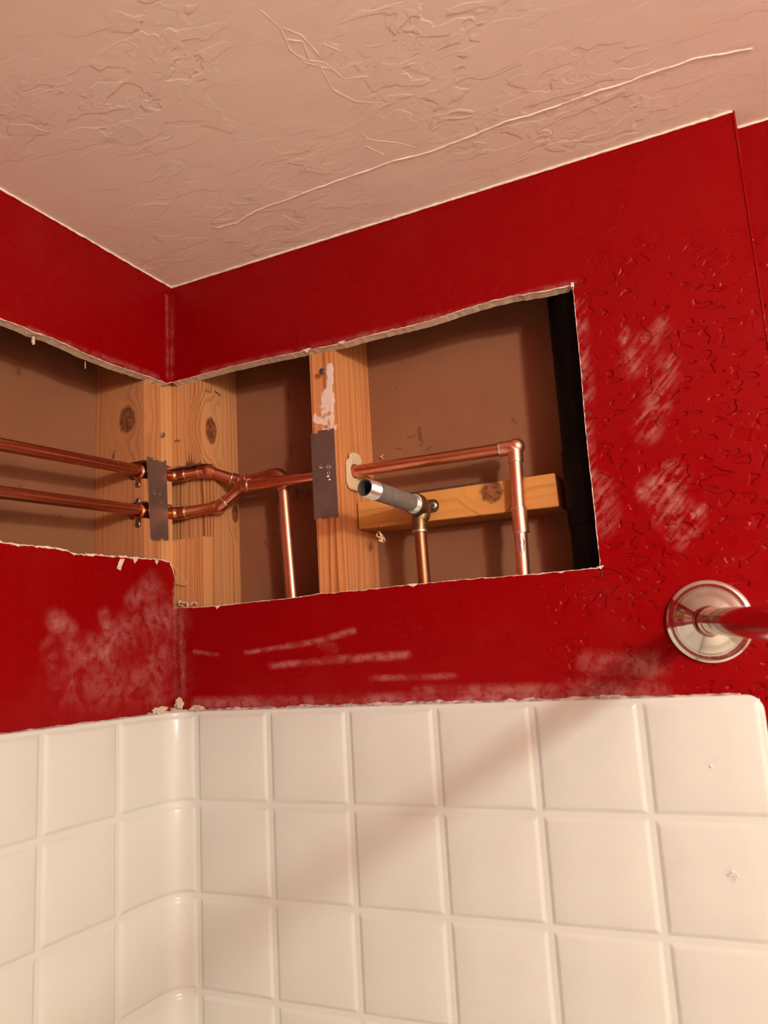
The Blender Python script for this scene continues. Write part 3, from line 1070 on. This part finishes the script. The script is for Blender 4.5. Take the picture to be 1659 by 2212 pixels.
lo_line = thing('copper_supply_line', (XPL, YP1, 0.05), 'lower copper line: bends up, runs through the middle stud, elbows and drops past the blocking', 'pipe')
L_far = at(0, 1065, 0, XPL)
L_in = at(306, 1104, 1, -0.046)
L_in.x = XPL
Lc = Vector((XPL, YP1, 0.2895))
L_start = L_in + (L_far - L_in) * 2.4
L2 = at(476, 1094, 1, 0.030)
L3 = at(524, 1050, 1, 0.032)
L4 = at(755, 1020, 1, 0.0385)
L5 = at(1112, 966, 1, 0.0385)
L6 = at(1131, 1245, 1, 0.0385)
L7 = L6 + (L6 - L5) * 0.5
a1, b1 = elbow(lo_line, L_in, Lc, L2, 0.014, 0.011, COPPER_D, rings=(False, True))
a2, b2 = elbow(lo_line, Lc, L2, L3, 0.020, 0.006, COPPER, rings=(False, True))
a3, b3 = elbow(lo_line, L2, L3, L4, 0.011, 0.008, COPPER_D, rings=(False, True))
a5, b5 = elbow(lo_line, L4, L5, L6, 0.0065, 0.012, COPPER_V, rings=(True, True))
bm = bmesh.new()
bmesh.ops.create_uvsphere(bm, u_segments=24, v_segments=14, radius=0.0108, matrix=Matrix.Translation(L5 + Vector((0.0015, 0.001, 0.0005))))
bm_link('elbow_back', bm, COPPER_V, lo_line, 'all')
pipe(lo_line, [L_start, a1], COPPER_D)
pipe(lo_line, [b1, a2], COPPER)
pipe(lo_line, [b2, a3], COPPER)
pipe(lo_line, [b3, L4, a5], COPPER)
pipe(lo_line, [b5, L7], COPPER_V)
# coupling and spilled solder on the drop
dd = (L6 - L5).normalized()
c0 = at(1121, 1098, 1, 0.0385)
c1 = at(1126, 1150, 1, 0.0385)
bm = bmesh.new()
lathe(bm, c0, c1 - c0, [(0, RP + .0002), (0.0005, RF + 0.0002), ((c1 - c0).length - 0.0005, RF + 0.0002), ((c1 - c0).length, RP + .0002)], 24)
bm_link('coupling', bm, COPPER_V, lo_line, True)
ring(lo_line, c0, dd)
ring(lo_line, c1, dd)
bm = bmesh.new()
u, vv = frame(dd)
cen = at(1127, 1176, 1, 0.0385)
vdir = (CAM - cen).normalized()
vdir = (vdir - dd * vdir.dot(dd)).normalized()
sdir = dd.cross(vdir)
g = []
for i in range(15):
    t = -1 + 2 * i / 14
    row = []
    for j in range(9):
        q = -1 + 2 * j / 8
        wv = 0.62 * math.sqrt(max(0, 1 - t * t)) * (1 + 0.35 * mnoise.noise(Vector((t * 3, 5, 1))))
        ang = q * wv + 0.2
        bulge = 0.0007 * max(0, 1 - q * q) * max(0, 1 - t * t) + (-0.0003 if abs(q) == 1 or abs(t) == 1 else 0.0002)
        row.append(bm.verts.new(cen + dd * t * 0.0145 + (vdir * math.cos(ang) + sdir * math.sin(ang)) * (RP + bulge)))
    g.append(row)
for a, b in zip(g, g[1:]):
    for j in range(8):
        bm.faces.new((a[j], a[j + 1], b[j + 1], b[j]))
bm_link('solder_splash', bm, SOLDER, lo_line, True)

# copper strap plates round the two lines where they enter the notched stud
def screw_head(parent, c, nrm, r=0.0036, mat=SCREWM, name='screw', shank=0.008, cross=True):
    nrm = Vector(nrm).normalized()
    bm = bmesh.new()
    lathe(bm, Vector(c) - nrm * shank, nrm, [(0, r * 0.35), (shank - 0.0005, r * 0.4), (shank, r * 0.95), (shank + 0.0006, r), (shank + 0.0014, r * 0.86),
                                             (shank + 0.0019, r * 0.5)], 20)
    o = bm_link(name, bm, mat, parent, True)
    if cross:
        u, v = frame(nrm)
        bm = bmesh.new()
        for d1, d2 in ((u, v), (v, u)):
            cc = Vector(c) + nrm * 0.0016
            pts = [cc + d1 * r * 0.6 + d2 * r * 0.13, cc - d1 * r * 0.6 + d2 * r * 0.13, cc - d1 * r * 0.6 - d2 * r * 0.13, cc + d1 * r * 0.6 - d2 * r * 0.13]
            extrude_poly(bm, pts, nrm * 0.0006)
        bm_link('drive_recess', bm, SCREWB, o if parent is not None and o.parent and o.parent.parent is None else parent)
    return o


def strap(zc_, ears, label):
    c = Vector((XPL, YA0 - 0.0012, zc_))
    st = thing('pipe_strap', c, label, 'pipe strap', 'copper straps on the notched stud')
    bm = bmesh.new()
    lathe(bm, c + Vector((0, 0.0010, 0)), (0, -1, 0), [(0, RP + 0.0002), (0, RP + 0.0035), (0.0010, RP + 0.0035), (0.003, RP + 0.0016), (0.0034, RP + 0.0002)], 28, False, False)
    bm_link('collar', bm, COPPER, st, True)
    for dz in ears:
        sg = 1 if dz > 0 else -1
        bm = bmesh.new()
        pts = [(-0.0048, sg * 0.0108), (0.0048, sg * 0.0108), (0.0048, dz), (0.0034, dz + sg * 0.0034), (0, dz + sg * 0.0048), (-0.0034, dz + sg * 0.0034), (-0.0048, dz)]
        extrude_poly(bm, [c + Vector((x, 0, z)) for x, z in pts], (0, 0.0011, 0))
        bm_link('ear', bm, COPPER_D, st)
        screw_head(st, c + Vector((0, -0.0002, dz)), (0, -1, 0), 0.0042)
    return st


strap(U_in.z, (-0.0185,), 'copper strap with one screw around the upper line at the knotty stud')
strap(L_in.z, (0.0150, -0.0185), 'copper strap with two screws around the lower line at the knotty stud')

# ------------------------------------------------------------------ nail plates
def plate(name, label, o, ax_u, ax_v, nrm, pts, thick, text):
    """flat steel plate; pts in (u, v) metres around o"""
    o, ax_u, ax_v, nrm = Vector(o), Vector(ax_u), Vector(ax_v), Vector(nrm)
    t = thing('nail_plate', o, label, 'nail plate', 'steel nail plates')
    bm = bmesh.new()
    extrude_poly(bm, [o + ax_u * a + ax_v * b + nrm * thick for a, b in pts], -nrm * thick, 0, 1, 0)
    bm_link('plate', bm, [PLATE, PLATE_ED], t)
    return t, o, ax_u, ax_v, nrm


def prongs(t, o, au, av, nr, spots, thick):
    for a, b, sg in spots:
        bm = bmesh.new()
        w = 0.0016
        pts = [o + au * (a - w) + av * b, o + au * (a + w) + av * b, o + au * (a + w * 0.3) + av * (b + sg * 0.0022) - nr * 0.004]
        extrude_poly(bm, [p + nr * thick for p in pts], nr * 0.0009)
        bm_link('prong', bm, PLATE_ED, t)


def letters(t, o, au, av, nr, items, thick):
    """embossed strokes: each item is a polyline in (u, v)"""
    for name, lines in items:
        bm = bmesh.new()
        for ln in lines:
            sweep(bm, [o + au * a + av * b + nr * (thick + 0.0001) for a, b in ln], 0.00028, 6)
        bm_link(name, bm, PLATE_ED, t)


def glyph(kind, a, b, s):
    """strokes of a small glyph turned a quarter turn, centre (a, b), size s"""
    C = [(math.cos(2 * PI * i / 16), math.sin(2 * PI * i / 16)) for i in range(17)]
    G = {'ring': [[(x, y) for x, y in C]],
         'V': [[(-1, -0.8), (1, 0), (-1, 0.8)]],
         'tick': [[(-0.5, -0.1), (0.1, 0.35), (0.4, -0.5)]],
         '3': [[(-0.8, 0.9), (-0.9, 0.1), (-0.4, -0.3), (0, 0.3), (0.3, -0.3), (0.9, 0.1), (0.8, 0.9)]],
         'S': [[(-0.8, 0.8), (-0.9, -0.5), (-0.2, -0.7), (0.2, 0.7), (0.9, 0.5), (0.8, -0.8)]],
         'dot': [[(0, 0), (0.2, 0.1)]]}
    return [[(a + x * s, b + y * s) for x, y in ln] for ln in G[kind]]


# right plate, on the middle stud
o = at(704, 1028, 1, DW - 0.0006)
pl = [(-0.0188, 0.0595), (-0.0125, 0.0575), (-0.0120, 0.0605), (-0.0055, 0.0615), (-0.0045, 0.0590), (0.0010, 0.0590), (0.0080, 0.0618), (0.0175, 0.0640),
      (0.0185, -0.0585), (0.0120, -0.0555), (0.0095, -0.0550), (0.0080, -0.0590), (0.0005, -0.0600), (-0.0035, -0.0572), (-0.0080, -0.0575), (-0.0160, -0.0612), (-0.0172, -0.0610)]
pts_px = [(672, 936), (687, 938), (688, 931), (707, 928), (710, 931), (716, 927), (722, 924), (732, 1117), (722, 1117), (719, 1115), (716, 1119),
          (697, 1121), (694, 1118), (680, 1124)]
pts = []
for x, y in pts_px:
    w_ = at(x, y, 1, DW - 0.0006)
    pts.append((w_.x - o.x, w_.z - o.z))
r = plate('nail_plate', 'brown-grey steel nail plate on the middle stud below white plaster', o, (1, 0, 0), (0, 0, 1), (0, -1, 0), pts, 0.0012, None)
prongs(*r, [(at(706, 931, 1, DW).x - o.x, at(706, 930, 1, DW).z - o.z, 1), (at(715, 1117, 1, DW).x - o.x, at(715, 1118, 1, DW).z - o.z, -1)], 0.0012)


def uv_(x, y, o=o):
    w_ = at(x, y, 1, DW - 0.0018)
    return (w_.x - o.x, w_.z - o.z)


it = []
for kind, x, y, s in (('ring', 709.5, 1008.5, .0029), ('tick', 709.5, 1008.5, .0022), ('V', 693, 1003, .0020), ('3', 694, 1011, .0022), ('ring', 710, 1021.5, .0017),
                      ('S', 709, 1029, .0015), ('S', 712, 1036, .0012)):
    a, b = uv_(x, y)
    it += glyph(kind, a, b, s)
letters(*r, [('embossed_mark', it)], 0.0012)

# left plate, across the two edges in the corner
o = at(338, 1080, 0, -DW + 0.0008)
pts_px = [(316, 986), (327, 990), (330, 995), (338, 993), (343, 997), (352, 998), (355, 994), (358, 995), (363, 1168), (352, 1167), (349, 1163), (342, 1170), (335, 1166),
          (331, 1169), (324, 1163)]
pts = []
for x, y in pts_px:
    w_ = at(x, y, 0, -DW + 0.0008)
    pts.append((w_.y - o.y, w_.z - o.z))
r = plate('nail_plate', 'steel nail plate across the stud edges in the inside corner, hiding the pipe turns', o, (0, 1, 0), (0, 0, 1), (1, 0, 0), pts, 0.0013, None)
prongs(*r, [(at(329, 989, 0, -DW).y - o.y, at(329, 990, 0, -DW).z - o.z, 1), (at(338, 1167, 0, -DW).y - o.y, at(338, 1168, 0, -DW).z - o.z, -1)], 0.0013)
it = []
for kind, x, y, s in (('V', 333, 1060, .0016), ('3', 335, 1067, .0018), ('ring', 346, 1067, .0020), ('S', 348, 1085, .0014)):
    w_ = at(x, y, 0, -DW + 0.002)
    it += glyph(kind, w_.y - o.y, w_.z - o.z, s)
letters(*r, [('embossed_mark', it)], 0.0013)

# ------------------------------------------------------------------ beige pipe insulator on the side of the middle stud
xg = XM1 + 0.0018
gy, gz = L4.y + 0.004, L4.z - 0.001
ins = thing('pipe_insulator', (xg, gy, gz), 'beige plastic pipe insulator on the side of the middle stud', 'pipe insulator')


def rrect(y0, y1, z0, z1, r, n=6):
    out = []
    for cy_, cz_, a0 in ((y1 - r, z1 - r, 0), (y0 + r, z1 - r, PI / 2), (y0 + r, z0 + r, PI), (y1 - r, z0 + r, 1.5 * PI)):
        out += [(cy_ + r * math.cos(a0 + PI / 2 * i / n), cz_ + r * math.sin(a0 + PI / 2 * i / n)) for i in range(n + 1)]
    return out


bm = bmesh.new()
outer = rrect(gy - 0.0185, gy + 0.0185, gz - 0.0245, gz + 0.0195, 0.012)
extrude_poly(bm, [Vector((xg + 0.0045, y, z)) for y, z in outer], (-0.0045, 0, 0))
bmesh.ops.bevel(bm, geom=[e for e in bm.edges if all(abs(v.co.x - xg - 0.0045) < 1e-6 for v in e.verts)], offset=0.0015, segments=2, affect='EDGES')
bm_link('flange', bm, BEIGE, ins, 40)
bm = bmesh.new()
tab = rrect(gy - 0.011, gy + 0.0165, gz + 0.011, gz + 0.027, 0.006)
extrude_poly(bm, [Vector((xg + 0.0068, y, z)) for y, z in tab], (-0.0052, 0, 0))
bmesh.ops.bevel(bm, geom=[e for e in bm.edges if all(abs(v.co.x - xg - 0.0068) < 1e-6 for v in e.verts)], offset=0.0015, segments=2, affect='EDGES')
bm_link('clip_tab', bm, BEIGE, ins, 40)
bm = bmesh.new()
for i in range(18):
    th = 2 * PI * i / 18
    c = Vector((xg + 0.0052, L4.y + math.cos(th) * (RP + 0.0009), L4.z + math.sin(th) * (RP + 0.0009)))
    bmesh.ops.create_icosphere(bm, subdivisions=1, radius=0.0012, matrix=Matrix.Translation(c))
bm_link('grip_teeth', bm, COPPER_D, ins, True, kind='stuff')

# ------------------------------------------------------------------ shower riser: aged copper drop, eared elbow and steel nipple
E0 = at(911, 1094, 1, 0.0325)
ris = thing('shower_riser', (E0.x, E0.y, 0.05), 'aged copper shower riser with a grey threaded steel nipple pointing out of the opening', 'pipe')
tip = at(788, 1053, 1, -0.100)
ax = (tip - E0).normalized()
R0 = at(907, 1140, 1, 0.0325)
R1 = at(917, 1262, 1, 0.0325)
R2 = R1 + (R1 - R0) * 0.6
pipe(ris, [R0, R2], BRONZE, 0.0081)
bm = bmesh.new()
pts = [R0 + Vector((0, 0, -0.004)), R0 + Vector((0, 0, -0.0035)), R0 + Vector((0, 0, 0.012)), E0 + Vector((0, 0.003, -0.012))]
body = [R0 + Vector((0, 0, -0.006)), R0 + Vector((0, 0, -0.0055)), R0 + Vector((0, 0, 0.010)), R0 + Vector((0, 0, 0.0105))] + \
    arc(R0, E0 + Vector((0, 0.004, 0)), E0 + ax * 0.04, 0.010, 8) + [E0 + ax * 0.010, E0 + ax * 0.0105, E0 + ax * 0.0205, E0 + ax * 0.021]
rad = [0.0084, 0.0098, 0.0098, 0.0105] + [0.0112 + 0.0012 * i / 8 for i in range(9)] + [0.0126, 0.0142, 0.0142, 0.0128]
sweep(bm, body, rad, 28)
bm_link('drop_ear_elbow', bm, BRASS, ris, True)
bm = bmesh.new()
lathe(bm, R0 + Vector((0, 0, -0.0065)), (0, 0, 1), [(0, 0.0082), (0.0006, 0.0099), (0.0026, 0.0102), (0.0036, 0.0099)], 24, False, False)
bm_link('solder_ring', bm, m_plain('dirty_solder', (0.42, 0.37, 0.30), (0.60, 0.54, 0.46), 0.4, 200, 0.0003, 1.0), ris, True)
# two ears on the blocking
for sg in (1, -1):
    ec = at(937, 1092, 1, YK - 0.0022)
    if sg < 0:
        ec = Vector((2 * E0.x - ec.x, ec.y, ec.z))
    bm = bmesh.new()
    pts = []
    for i in range(13):
        th = -PI / 2 + PI * i / 12
        pts.append(Vector((ec.x + sg * 0.0065 * math.cos(th), ec.y, ec.z + 0.0085 * math.sin(th))))
    inner = E0.x
    pts += [Vector((inner, ec.y, ec.z + 0.0085)), Vector((inner, ec.y, ec.z - 0.0085))]
    extrude_poly(bm, pts, (0, 0.0022, 0))
    bm_link('ear', bm, BRASS, ris)
    screw_head(ris, ec + Vector((0, -0.0003, 0)), (0, -1, 0), 0.0046, PLATE_ED, 'screw')
# nipple
RN = 0.0112
ln = (tip - E0).length
s0 = 0.012
prof = [(s0, RN - 0.0008)]
bm = bmesh.new()
lathe(bm, E0 + ax * 0.030, ax, [(0, RN), (ln - 0.030 - 0.021, RN)], 36, False, False)
bm_link('nipple', bm, STEEL, ris, True)


def threads(base, length, r0, r1):
    bm = bmesh.new()
    n = int(length / 0.0017)
    pr = []
    for i in range(n):
        f = i / max(1, n - 1)
        r = r0 + (r1 - r0) * f
        pr += [(length * i / n, r - 0.0006), (length * (i + 0.5) / n, r + 0.0002)]
    pr.append((length, r1 - 0.0006))
    lathe(bm, base, ax, pr, 36, False, False)
    return bm_link('thread', bm, THREAD, ris, 60)


threads(E0 + ax * 0.0195, 0.0108, RN - 0.0002, RN)
threads(E0 + ax * (ln - 0.0212), 0.0210, RN, RN - 0.0006)
bm = bmesh.new()
lathe(bm, tip - ax * 0.0003, -ax, [(0, RN - 0.0012), (-0.0005, RN - 0.0016), (-0.0003, RN - 0.0026), (0.001, RN - 0.0030), (0.09, RN - 0.0030)], 36, False, True)
bm_link('bore', bm, BORE, ris, True)
# grey sealing tape rag at the elbow mouth
bm = bmesh.new()
lathe(bm, E0 + ax * 0.0185, ax, [(0, 0.0139), (0.0012, 0.0133), (0.003, 0.0122), (0.0042, 0.0113)], 28, False, False)
bm_link('sealant', bm, m_plain('thread_sealant', (0.42, 0.42, 0.38), (0.58, 0.57, 0.52), 0.6, 150, 0.0004), ris, True)

# ------------------------------------------------------------------ curtain rod and its wall flange
FC = at(1533, 1342, 1, 0.0)
rodd = (Vector((0.757, -0.24, 0.0705)) - Vector((FC.x + 0.0015, -0.012, FC.z))).normalized()
rod = thing('shower_curtain_rod', FC, 'polished chrome curtain rod in a stepped round wall flange on the red wall', 'curtain rod')
bm = bmesh.new()
fa = (Vector((0, -1, 0)) + rodd * 0.25).normalized()
lathe(bm, FC, fa, [(-0.001, 0.0425), (0.0015, 0.0430), (0.0035, 0.0424), (0.0050, 0.0405), (0.0055, 0.0388), (0.0085, 0.0362), (0.0108, 0.0345), (0.0112, 0.0338),
                   (0.0108, 0.0330), (0.0112, 0.0322), (0.0160, 0.0268), (0.0175, 0.0252), (0.0180, 0.0246), (0.0195, 0.0215), (0.0225, 0.0172), (0.0232, 0.0160), (0.0228, 0.0150), (0.0200, 0.0148)], 72)
bm_link('flange', bm, CHROME, rod, 24)
bm = bmesh.new()
p0 = FC + fa * 0.019
sweep(bm, [p0, p0 + rodd * 0.030, p0 + rodd * 0.0303], [0.0142, 0.0142, 0.0137], 48)
bm_link('end_sleeve', bm, CHROME, rod, 30)
bm = bmesh.new()
q = []
for i in range(24):
    t = 0.024 + (1.46 / abs(rodd.y) - 0.024) * i / 23
    bow = Vector((0, 0, 0))
    q.append(p0 + rodd * t + bow)
sweep(bm, q, 0.0130, 48)
bm_link('tube', bm, CHROME, rod, 30)
# second flange on the unseen front wall carries the other end
bm = bmesh.new()
lathe(bm, Vector((q[-1].x, YF + 0.001, q[-1].z)), (0, 1, 0), [(0, 0.043), (0.004, 0.042), (0.011, 0.034), (0.018, 0.025), (0.06, 0.0145)], 48)
bm_link('flange', bm, CHROME, rod, 30)

# the same surround on the unseen front wall (seen only in the chrome)
bm = bmesh.new()
box(bm, 0.03, XE, YF, YF + TP, -1.4, 0.003, 0.002)
struct('trim_3', bm, TILE)

# ------------------------------------------------------------------ small hardware and scraps
def nail(pts, r, head, label, mat=SCREWM, name='nail', cat='nail', group=None):
    t = thing(name, pts[0], label, cat, group)
    bm = bmesh.new()
    sweep(bm, pts, r, 10)
    bm_link('shank', bm, mat, t, True)
    if head:
        d = (Vector(pts[-1]) - Vector(pts[-2])).normalized()
        bm = bmesh.new()
        lathe(bm, Vector(pts[-1]) - d * 0.0003, d, [(0, head * 0.9), (0.0003, head), (0.0009, head), (0.0012, head * 0.85)], 16)
        bm_link('head', bm, mat, t, True)
    return t


# black drywall screw standing out of the middle stud
s = at(699, 806, 1, DW)
h = at(696, 802, 1, 0.000)
scr = thing('drywall_screw', s, 'black drywall screw standing proud of the middle stud, above the plaster smear', 'screw')
d = (h - s).normalized()
bm = bmesh.new()
lathe(bm, s - d * 0.006, d, [(0, 0.0012), (0.006 + (h - s).length - 0.0035, 0.0017), (0.006 + (h - s).length - 0.0005, 0.0040), (0.006 + (h - s).length, 0.0042),
                             (0.006 + (h - s).length + 0.0003, 0.0036)], 20)
bm_link('shank', bm, SCREWB, scr, True)
u, v_ = frame(d)
bm = bmesh.new()
for d1, d2 in ((u, v_), (v_, u)):
    cc = h + d * 0.0002
    extrude_poly(bm, [cc + d1 * 0.0022 + d2 * 0.0005, cc - d1 * 0.0022 + d2 * 0.0005, cc - d1 * 0.0022 - d2 * 0.0005, cc + d1 * 0.0022 - d2 * 0.0005], d * 0.0004)
bm_link('drive_recess', bm, CHAR, scr)

p = at(349, 940, 0, -DW)
nail([p - Vector((0.006, 0, 0)), p, p + Vector((0.0035, -0.0005, -0.0005))], 0.0013, 0.0035, 'small round-headed nail in the crack between the corner stud edges', SCREWM)
p = at(379, 955, 1, DW)
nail([p + Vector((0, 0.005, 0)), p + Vector((0, -0.001, 0.0005)), p + Vector((0.003, -0.003, 0.0015)), p + Vector((0.008, -0.0035, 0.001)), p + Vector((0.012, -0.003, -0.001))], 0.0008, None,
     'thin bent nail on the corner stud just above the rough notch', SCREWM)
p = at(247, 990, 1, YA0)
nail([p + Vector((-0.001, 0.004, -0.002)), p + Vector((0.0, -0.0015, 0.001)), p + Vector((0.003, -0.003, 0.007)), p + Vector((0.006, -0.002, 0.012))], 0.0011, None,
     'bent shiny nail under the big knot, just above the upper copper line', SCREWM)
p = at(463, 846, 0, XC1)
nail([p + Vector((-0.003, 0, 0)), p + Vector((0.0012, 0.0005, 0)), p + Vector((0.0015, 0.006, -0.001)), p + Vector((0.0012, 0.012, -0.003)), p + Vector((-0.002, 0.0125, -0.003))], 0.0007, None,
     'dark staple lying across the side of the corner stud near its top', SCREWB, 'staple', 'staple')

# curls of wood shaving caught under the blocking
def shaving(c, n, seed, label, scale=1.0):
    rnd = random.Random(seed)
    t = bmesh.new()
    for k in range(n):
        o = Vector(c) + Vector((rnd.uniform(-1, 1), rnd.uniform(-.4, .4), rnd.uniform(-1, 1))) * 0.0035 * scale
        axis = Vector((rnd.uniform(-1, 1), rnd.uniform(-1, 1), rnd.uniform(-1, 1))).normalized()
        u, v = frame(axis)
        r = rnd.uniform(0.0014, 0.003) * scale
        prev = None
        for i in range(16):
            th = i / 15 * rnd.uniform(3.5, 4.5)
            p = o + (u * math.cos(th) + v * math.sin(th)) * r * (1 + 0.04 * i) + axis * i * 0.00025
            w = axis * 0.0007 * scale
            cur = [t.verts.new(p - w), t.verts.new(p + w)]
            if prev:
                t.faces.new((prev[0], prev[1], cur[1], cur[0]))
            prev = cur
    o = bm_link('wood_shaving', t, SHAVE, None, True, recalc=False)
    o['label'] = label
    o['category'] = 'wood shaving'
    return o


kf = lambda x, y: at(x, y, 1, YK - 0.002)
shaving(at(823, 1162, 1, 0.0485), 9, 3, 'clump of pale wood shavings hanging below the left end of the blocking', 1.15)
shaving(kf(821, 1140), 1, 5, 'single pale curl of wood on the lower edge of the blocking', 0.9)
shaving(kf(815, 1100), 2, 9, 'tiny pale wood curls on the face of the blocking, under the steel nipple', 0.6)
shaving(at(828, 990, 1, BACK - 0.001), 3, 12, 'tiny wood curls on the brown board above the grooved insulator'.replace('grooved ', 'beige '), 0.8)

# drips of plaster under the top cut of the long wall
for (px, py, l, r_, lab) in ((72, 728, 0.010, 0.0022, 'fat white plaster drip hanging from the left top cut'),
                              (184, 781, 0.010, 0.0006, 'thin thread of plaster hanging from the left top cut near the knotty stud')):
    p = at(px, py, 0, -0.006)
    bm = bmesh.new()
    nn = 8
    sweep(bm, [p - Vector((jit(i, 0.0006, 1.1), jit(i, 0.0008, 1.3, 4), l * i / nn)) for i in range(nn + 1)],
          [r_ * (0.55 + 0.45 * math.sin(PI * (0.15 + 0.75 * i / nn))) if i < nn else r_ * 0.4 for i in range(nn + 1)], 10)
    o = bm_link('plaster_drip', bm, GYP, wl, True, label=lab)

# split flake of timber at the foot of the corner stud
bm = bmesh.new()
extrude_poly(bm, [at(*p, 1, 0.0095) for p in ((378, 1228), (404, 1262), (398, 1266), (379, 1262))], (0, 0.003, 0))
bm_link('split_flake', bm, wB, cstud)
bm = bmesh.new()
for i, (x, y) in enumerate(((396, 1302), (405, 1306), (414, 1304), (423, 1303), (388, 1300), (392, 1308))):
    c = at(x, y, 1, 0.006)
    mt = Matrix.Translation(c) @ Matrix.Rotation(i * 1.3, 4, 'Y') @ Matrix.Diagonal((0.0045, 0.002, 0.0014, 1))
    bmesh.ops.create_icosphere(bm, subdivisions=1, radius=1.0, matrix=mt)
for v in bm.verts:
    v.co += Vector((mnoise.noise(v.co * 600), 0, mnoise.noise(v.co * 700))) * 0.001
o = bm_link('plaster_rubble', bm, GYP, None, False, kind='stuff')
o['label'] = 'loose plaster rubble on the lower left corner of the cut'
o['category'] = 'plaster crumb'
